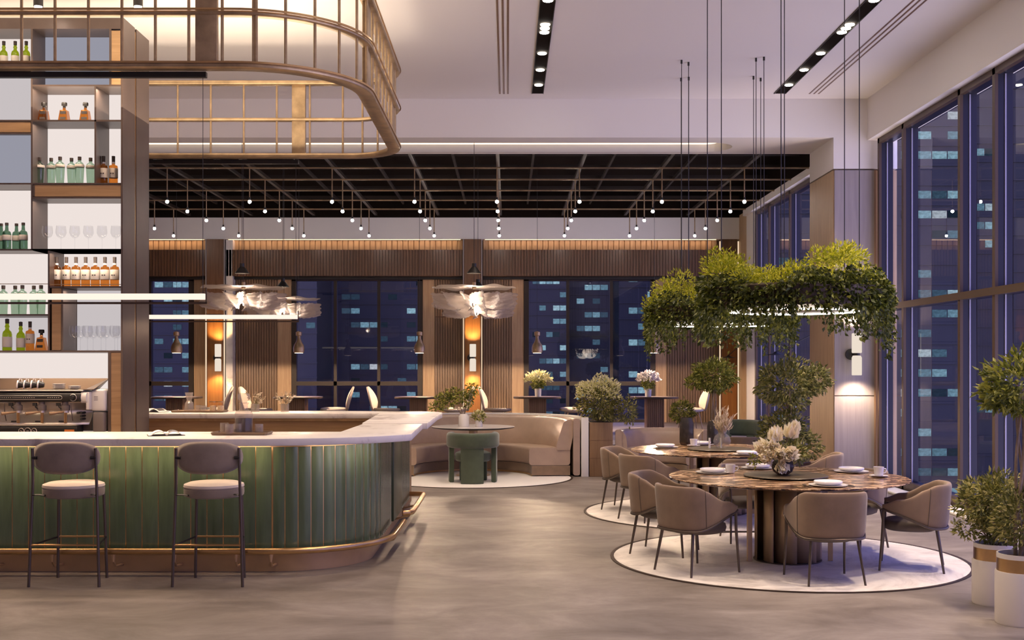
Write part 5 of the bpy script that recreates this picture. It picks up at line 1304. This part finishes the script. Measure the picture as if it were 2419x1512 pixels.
# ================================================================== REAR DINING ROOM
def rear_table(label, x, y):
    r_ = thing('rear_table', label, 'table', (x, y, PLT), 0, 'dark tables on the raised floor')
    MB().prism([(px_*.47, py_*.42) for px_, py_ in [(math.copysign(abs(math.cos(a))**.6, math.cos(a)), math.copysign(abs(math.sin(a))**.6, math.sin(a))) for a in np.linspace(0, 2*PI, 41)[:-1]]], .67, .705).build('tabletop', M['bronze'], r_, smooth=30, bevel=.004)
    MB().box(-.165, .165, -.2, .2, 0, .67).build('pedestal', M['wood_dark'], r_, smooth=0)
    for k in range(9): MB().box(-.16+k*.038, -.16+k*.038+.028, -.212, -.2, 0, .66).build('pedestal_slat', M['wood_mid'], r_, smooth=0)
    return r_
YR = 22.6
tx = [418, 704, 989, 1269, 1545]
wd = ['first', 'second', 'third', 'fourth', 'fifth']
t0 = None
for k, px in enumerate(tx):
    lab = f'{wd[k]} dark table from the left in the row by the rear windows'
    if t0 is None: t0 = rear_table(lab, X(px, YR), YR)
    else: dup(t0, (X(px, YR), YR, PLT), 0, lab)
def shell_chair(label):
    r_ = thing('shell_chair', label, 'chair', (0,0,0), 0, 'cream shell chairs at the rear tables')
    def seat(u, v):
        a = u*2*PI; k = v; return (.27*k*math.cos(a), .25*k*math.sin(a), .43+.05*k*k+.015*math.cos(a)*k)
    MB().grid(seat, 28, 6, wu=True).build('seat', M['shell_cream'], r_, smooth=180).modifiers.new('solid', 'SOLIDIFY').thickness = .04
    def back(u, v):
        a = u*2*PI; x_ = math.cos(a)*.24*v; z_ = math.sin(a)*.24*v; w_ = 1-.25*(z_/.24)
        return (x_*w_, -.22-.13*(z_+.24)/.48-.08*(1-(x_/.24)**2)*v*0-.06+.9*x_*x_, .66+z_)
    MB().grid(back, 28, 6, wu=True).build('backrest', M['shell_cream'], r_, smooth=180).modifiers.new('solid', 'SOLIDIFY').thickness = .035
    for sx, sy in ((-1,-1), (1,-1), (-1,1), (1,1)): MB().tube([(sx*.13, sy*.12, .42), (sx*.22, sy*.20, 0)], [.011, .008], 8).build('leg', M['brass_aged'], r_)
    return r_
c0 = None
for k, (px, side) in enumerate([(704-92, -1), (704+84, 1), (989-75, -1), (989+84, 1), (1269-92, -1), (1269+84, 1), (1545+86, 1), (418-90, -1), (418+84, 1)]):
    if px in (418-90, 418+84) and px < 352: continue
    ti = {0: 'second', 1: 'second', 2: 'third', 3: 'third', 4: 'fourth', 5: 'fourth', 6: 'fifth', 7: 'first', 8: 'first'}[k]
    lab = f'cream shell chair on the {"left" if side < 0 else "right"} side of the {ti} rear table from the left'
    rz = -PI/2 if side < 0 else PI/2
    if c0 is None: c0 = shell_chair(lab); o = c0
    else: o = dup(c0, label=lab)
    o.location = (X(px, YR-.1), YR-.1, PLT); o.rotation_euler.z = rz+.15*side
def bell(label, x, y, z):
    r_ = thing('pendant_lamp', label, 'pendant lamp', (x, y, z), 0, 'brass bottle pendants by the rear windows')
    MB().lathe([(.085,0),(.108,.02),(.112,.10),(.098,.16),(.045,.24),(.035,.30),(.035,.34),(.06,.355),(.06,.42),(.04,.43),(0,.44),(0,.42),(.03,.41),(.03,.3),(.09,.15),(.10,.03),(.085,0)], 24).build('shade', M['brass_aged'], r_)
    MB().lathe([(0,-.004),(.084,-.004),(.084,.006),(0,.006)], 24).build('diffuser', M['e_cone'], r_)
    MB().cyl((0,0,.43), (0,0,5.68-z), .004, n=6).build('cable', M['black'], r_)
    spot('pendant_beam', (0, 0, -.02), 320, WARM, 176, .06, .09, r_)
    return r_
p0 = None
for k, px in enumerate((417, 706, 991, 1269, 1546)):
    lab = f'{wd[k]} brass bottle shaped pendant from the left over the rear tables'; loc = (X(px, YR+.4), YR+.4, Z(834, YR+.4))
    if p0 is None: p0 = bell(lab, *loc)
    else: dup(p0, loc, 0, lab)
# flowers on the rear tables
for px, h, rx, m_, lab in ((1271, .20, .27, 'leaf_cream', 'cream flower bouquet in a small pot on the fourth rear table'), (1531, .20, .24, 'leaf_white', 'white flower bouquet in a small pot on the fifth rear table')):
    r_ = thing('flower_pot', lab, 'potted flowers', (X(px, YR-.1), YR-.1, PLT+.706))
    MB().lathe([(0,0),(.06,0),(.068,.16),(.06,.16),(.055,.02),(0,.02)], 20).build('pot', M['ceramic'], r_)
    p_, o_ = ellipsoid_pts(420, (0,0,.25), (.14,.12,.12), .2); leaves('leaves', p_, .05, M['leaf_tree'], r_, .45, 0, o_)
    p_, o_ = ellipsoid_pts(900, (0,0,.36), (rx,.2,.14), .5, -.35); leaves('blossom', p_, .055 if m_ == 'leaf_cream' else .04, M[m_], r_, .3 if m_ == 'leaf_cream' else .8, 0, o_, .5)
# sconces
def sconce(label, loc, R, H, power, col):
    r_ = thing('wall_sconce', label, 'wall lamp', loc, 0, 'double cylinder wall sconces')
    MB().lathe([(0,.018),(R*.9,.018),(R,.03),(R,H-.01),(R*.9,H),(0,H)], 24).build('upper_glass', M['e_sconce'], r_)
    MB().lathe([(0,-H),(R*.95,-H),(R,-H+.01),(R,-.05),(R*.8,-.02),(0,-.016)], 24).build('lower_glass', M['e_sconce'], r_)
    MB().cyl((0,0,-.018), (0,0,.018), R*.6, n=18).cyl((0,0,0), (-R*.5,R+.05,0), R*.22, n=10).build('stem', M['black'], r_)
    MB().cyl((-R*.7,R+.02,0), (-R*.7,R+.06,0), R*1.15, n=28).build('wall_plate', M['black'], r_)
    l = spot('sconce_down', (0, -.10, -H-.02), power, col, 110, .7, .07, r_, (.35, 0, 0))
    l = spot('sconce_up', (0, -.10, H+.02), power, col, 110, .7, .06, r_, (PI-.35, 0, 0))
    return r_
sconce('double glass wall sconce on the pale column beside the tall windows', (X(2024, 16.35), 16.35, Z(837, 16.35)), .07, .30, 60, (1, .74, .5))
for k, px in enumerate((515, 1117)):
    yy = YW-.36-.13; sconce(['left', 'middle'][k]+' double glass wall sconce on a rear walnut column', (X(px, yy), yy, Z(845, yy)), .072, .31, 60, (1, .62, .28))
# black swing arm wall lamps
for k, (px, py, Y, dx) in enumerate(((1721, 845, 25.6, .36), (1833, 838, 19.8, .66))):
    r_ = thing('swing_arm_lamp', ['black disc swing arm lamp left of the tall topiary', 'black disc swing arm lamp above the tall topiary'][k], 'wall lamp', (X(px, Y), Y, Z(py, Y)), 0, 'black swing arm lamps')
    MB().lathe([(0,.055),(.02,.055),(.05,.025),(.165,0),(.16,-.006),(.04,.012),(0,.02)], 28).build('shade', M['black'], r_)
    MB().tube([(0,0,.05), (dx*.5,.03,.20), (dx,.06,.36)], .008, 8).build('arm', M['black'], r_)
    MB().obox((dx,.06,.30), (.02,.03,.22)).build('mount', M['black'], r_, smooth=0)

# ================================================================== THINGS ON THE BAR
def serving_tray(label, loc, wx, wy):
    r_ = MB().prism([(a*wx/2, b_*wy/2) for a, b_ in ((-1,-.8),(-.94,-1),(.94,-1),(1,-.8),(1,.8),(.94,1),(-.94,1),(-1,.8))], 0, .008).sweep([(a*wx/2, b_*wy/2) for a, b_ in ((-1,-.8),(-.94,-1),(.94,-1),(1,-.8),(1,.8),(.94,1),(-.94,1),(-1,.8))], [(-.006,.006),(.004,.006),(.008,.022),(.002,.022)], closed=True).build('serving_tray', M['tray_brown'], loc=loc, smooth=0)
    return tag(r_, label, 'tray', 'serving trays on the bar')
CT = 1.108
serving_tray('bronze serving tray under the decanter on the front bar counter', (X(572, 9.62), 9.62, CT), .46, .26)
serving_tray('bronze serving tray with carafe and jars on the rear bar counter', (X(472, 13.9), 13.9, 1.116), .62, .30)
def tumbler(label, loc, liq=None, R=.037, H=.085, m_='crystal'):
    r_ = thing('tumbler', label, 'glass', loc, 0, 'glasses on the bar trays')
    MB().lathe([(0,0),(R*.9,0),(R,.008),(R,H),(R*.93,H),(R*.9,.014),(0,.012)], 12).build('glass', M[m_], r_, smooth=20)
    if liq: MB().lathe([(0,.014),(R*.88,.014),(R*.88,H*.42),(0,H*.42)], 16).build('drink', M[liq], r_)
    return r_
tz = CT+.008
tumbler('tumbler of amber drink at the front of the decanter tray', (X(542, 9.50), 9.50, tz), 'whisky')
tumbler('tumbler of dark drink between amber tumbler and decanter', (X(562, 9.60), 9.60, tz), 'drink')
tumbler('empty cut glass tumbler behind the amber tumbler', (X(530, 9.70), 9.70, tz))
tumbler('cut glass tumbler with ice right of the decanter', (X(612, 9.64), 9.64, tz), None, .036, .078)
tag(MB().obox((0,0,.02), (.035,.03,.035), .3, .2).build('ice_cube', M['crystal'], loc=(X(612, 9.64), 9.64, tz+.016), smooth=0, bevel=.004), 'ice cube in the cut glass tumbler right of the decanter', 'ice cube')
r_ = thing('decanter', 'square cut glass decanter with dark drink and round stopper', 'decanter', (X(576, 9.66), 9.66, tz))
MB().lathe([(0,0),(.070,0),(.075,.01),(.075,.165),(.068,.185),(.036,.20),(.032,.24),(.042,.25),(.042,.258)], 8, a0=PI/8, a1=PI/8+2*PI).build('body', M['crystal'], r_, smooth=20)
MB().lathe([(0,.012),(.068,.012),(.068,.125),(0,.125)], 8, a0=PI/8, a1=PI/8+2*PI).build('drink', M['drink'], r_, smooth=20)
MB().lathe([(0,.25),(.025,.25),(.03,.27),(.052,.285),(.056,.31),(.052,.33),(.03,.338),(0,.34)], 12).build('stopper', M['crystal'], r_, smooth=20)
z2 = 1.116+.008
r_ = thing('glass_carafe', 'waisted glass carafe on the rear bar tray', 'carafe', (X(447, 13.9), 13.9, z2))
MB().lathe([(0,0),(.055,0),(.06,.02),(.052,.10),(.028,.13),(.035,.16),(.052,.23),(.050,.23),(.033,.165),(.025,.13),(.048,.10),(.055,.02),(0,.01)], 16).build('body', M['crystal'], r_, smooth=30)
tumbler('left small glass beside the carafe on the rear bar tray', (X(468, 13.9), 13.9, z2), None, .034, .075)
tumbler('right small glass beside the carafe on the rear bar tray', (X(481, 13.86), 13.86, z2), None, .034, .072)
for k, px in enumerate((503, 521)):
    r_ = thing('glass_jar', ['left', 'right'][k]+' glass jar of brown sugar on the rear bar tray', 'jar', (X(px, 13.9), 13.9, z2), 0, 'jars on the rear bar tray')
    MB().lathe([(0,0),(.036,0),(.04,.01),(.04,.075),(.03,.095),(.032,.115)], 20).build('glass', M['clear'], r_)
    MB().lathe([(0,.006),(.036,.006),(.037,.07),(0,.074)], 18).build('contents', M['chips'], r_); MB().lathe([(0,.112),(.045,.112),(.045,.122),(0,.124)], 18).build('lid', M['brass'], r_)
for k, (px, w_) in enumerate(((603, 'behind the decanter'), (673, 'in the open middle'))):
    r_ = thing('flower_glass', 'glass of pale dried flowers on the rear bar counter '+w_, 'flowers', (X(px, 13.95), 13.95, 1.116), 0, 'flower glasses on the rear bar')
    MB().lathe([(0,0),(.05,0),(.052,.10),(.048,.10),(.047,.01),(0,.01)], 18).build('glass', M['crystal'], r_)
    mb = MB(); P_ = []; O_ = []
    for q_ in range(14):
        a = RNG.random()*2*PI; rr = .05+.07*RNG.random(); h = .15+.09*RNG.random(); mb.tube([(0,0,.02), (rr*math.cos(a), rr*math.sin(a), h)], .0015, 4)
        for t in range(9): P_.append((rr*math.cos(a)*(.6+.05*t), rr*math.sin(a)*(.6+.05*t), h*(.6+.05*t))); O_.append((math.cos(a), math.sin(a), .6))
    mb.build('stems', M['stem'], r_); leaves('dried_flowers', P_, .038, M['leaf_dry'], r_, .4, 0, O_, .7)
def open_book(label, loc, rz, s_=1.0):
    r_ = thing('open_book', label, 'book', loc, rz, 'open books on the bar')
    def pg(sx): return lambda u, v: (sx*u*.15, (v-.5)*.21, .004+.042*math.sin(min(1, u*1.15)*PI)**.8*(1-.35*u)+.003)
    for sx, nm in ((-1, 'left_pages'), (1, 'right_pages')):
        o = MB().grid(pg(sx), 14, 2).build(nm, M['paper'], r_, smooth=180); o.modifiers.new('solid', 'SOLIDIFY').thickness = .006
    MB().grid(lambda u, v: (.02+u*.10, -.08+.15*v, .0065+.044*math.sin(min(1, (.13+u*.67)*1.15)*PI)**.8*(1-.35*(.13+u*.67))+.001), 10, 2).build('picture', M['photo_dark'], r_, smooth=180)
    MB().box(-.155, .155, -.11, .11, 0, .004).build('cover', M['label_dark'], r_, smooth=0)
    r_.scale = (s_,)*3; return r_
open_book('open magazine lying on the front bar counter', (X(392, 9.5), 9.5, CT), .35, .95)
open_book('open book at the left end of the rear bar counter beside the bar tower', (X(362, 13.9), 13.9, 1.116), -.2, 1.0)
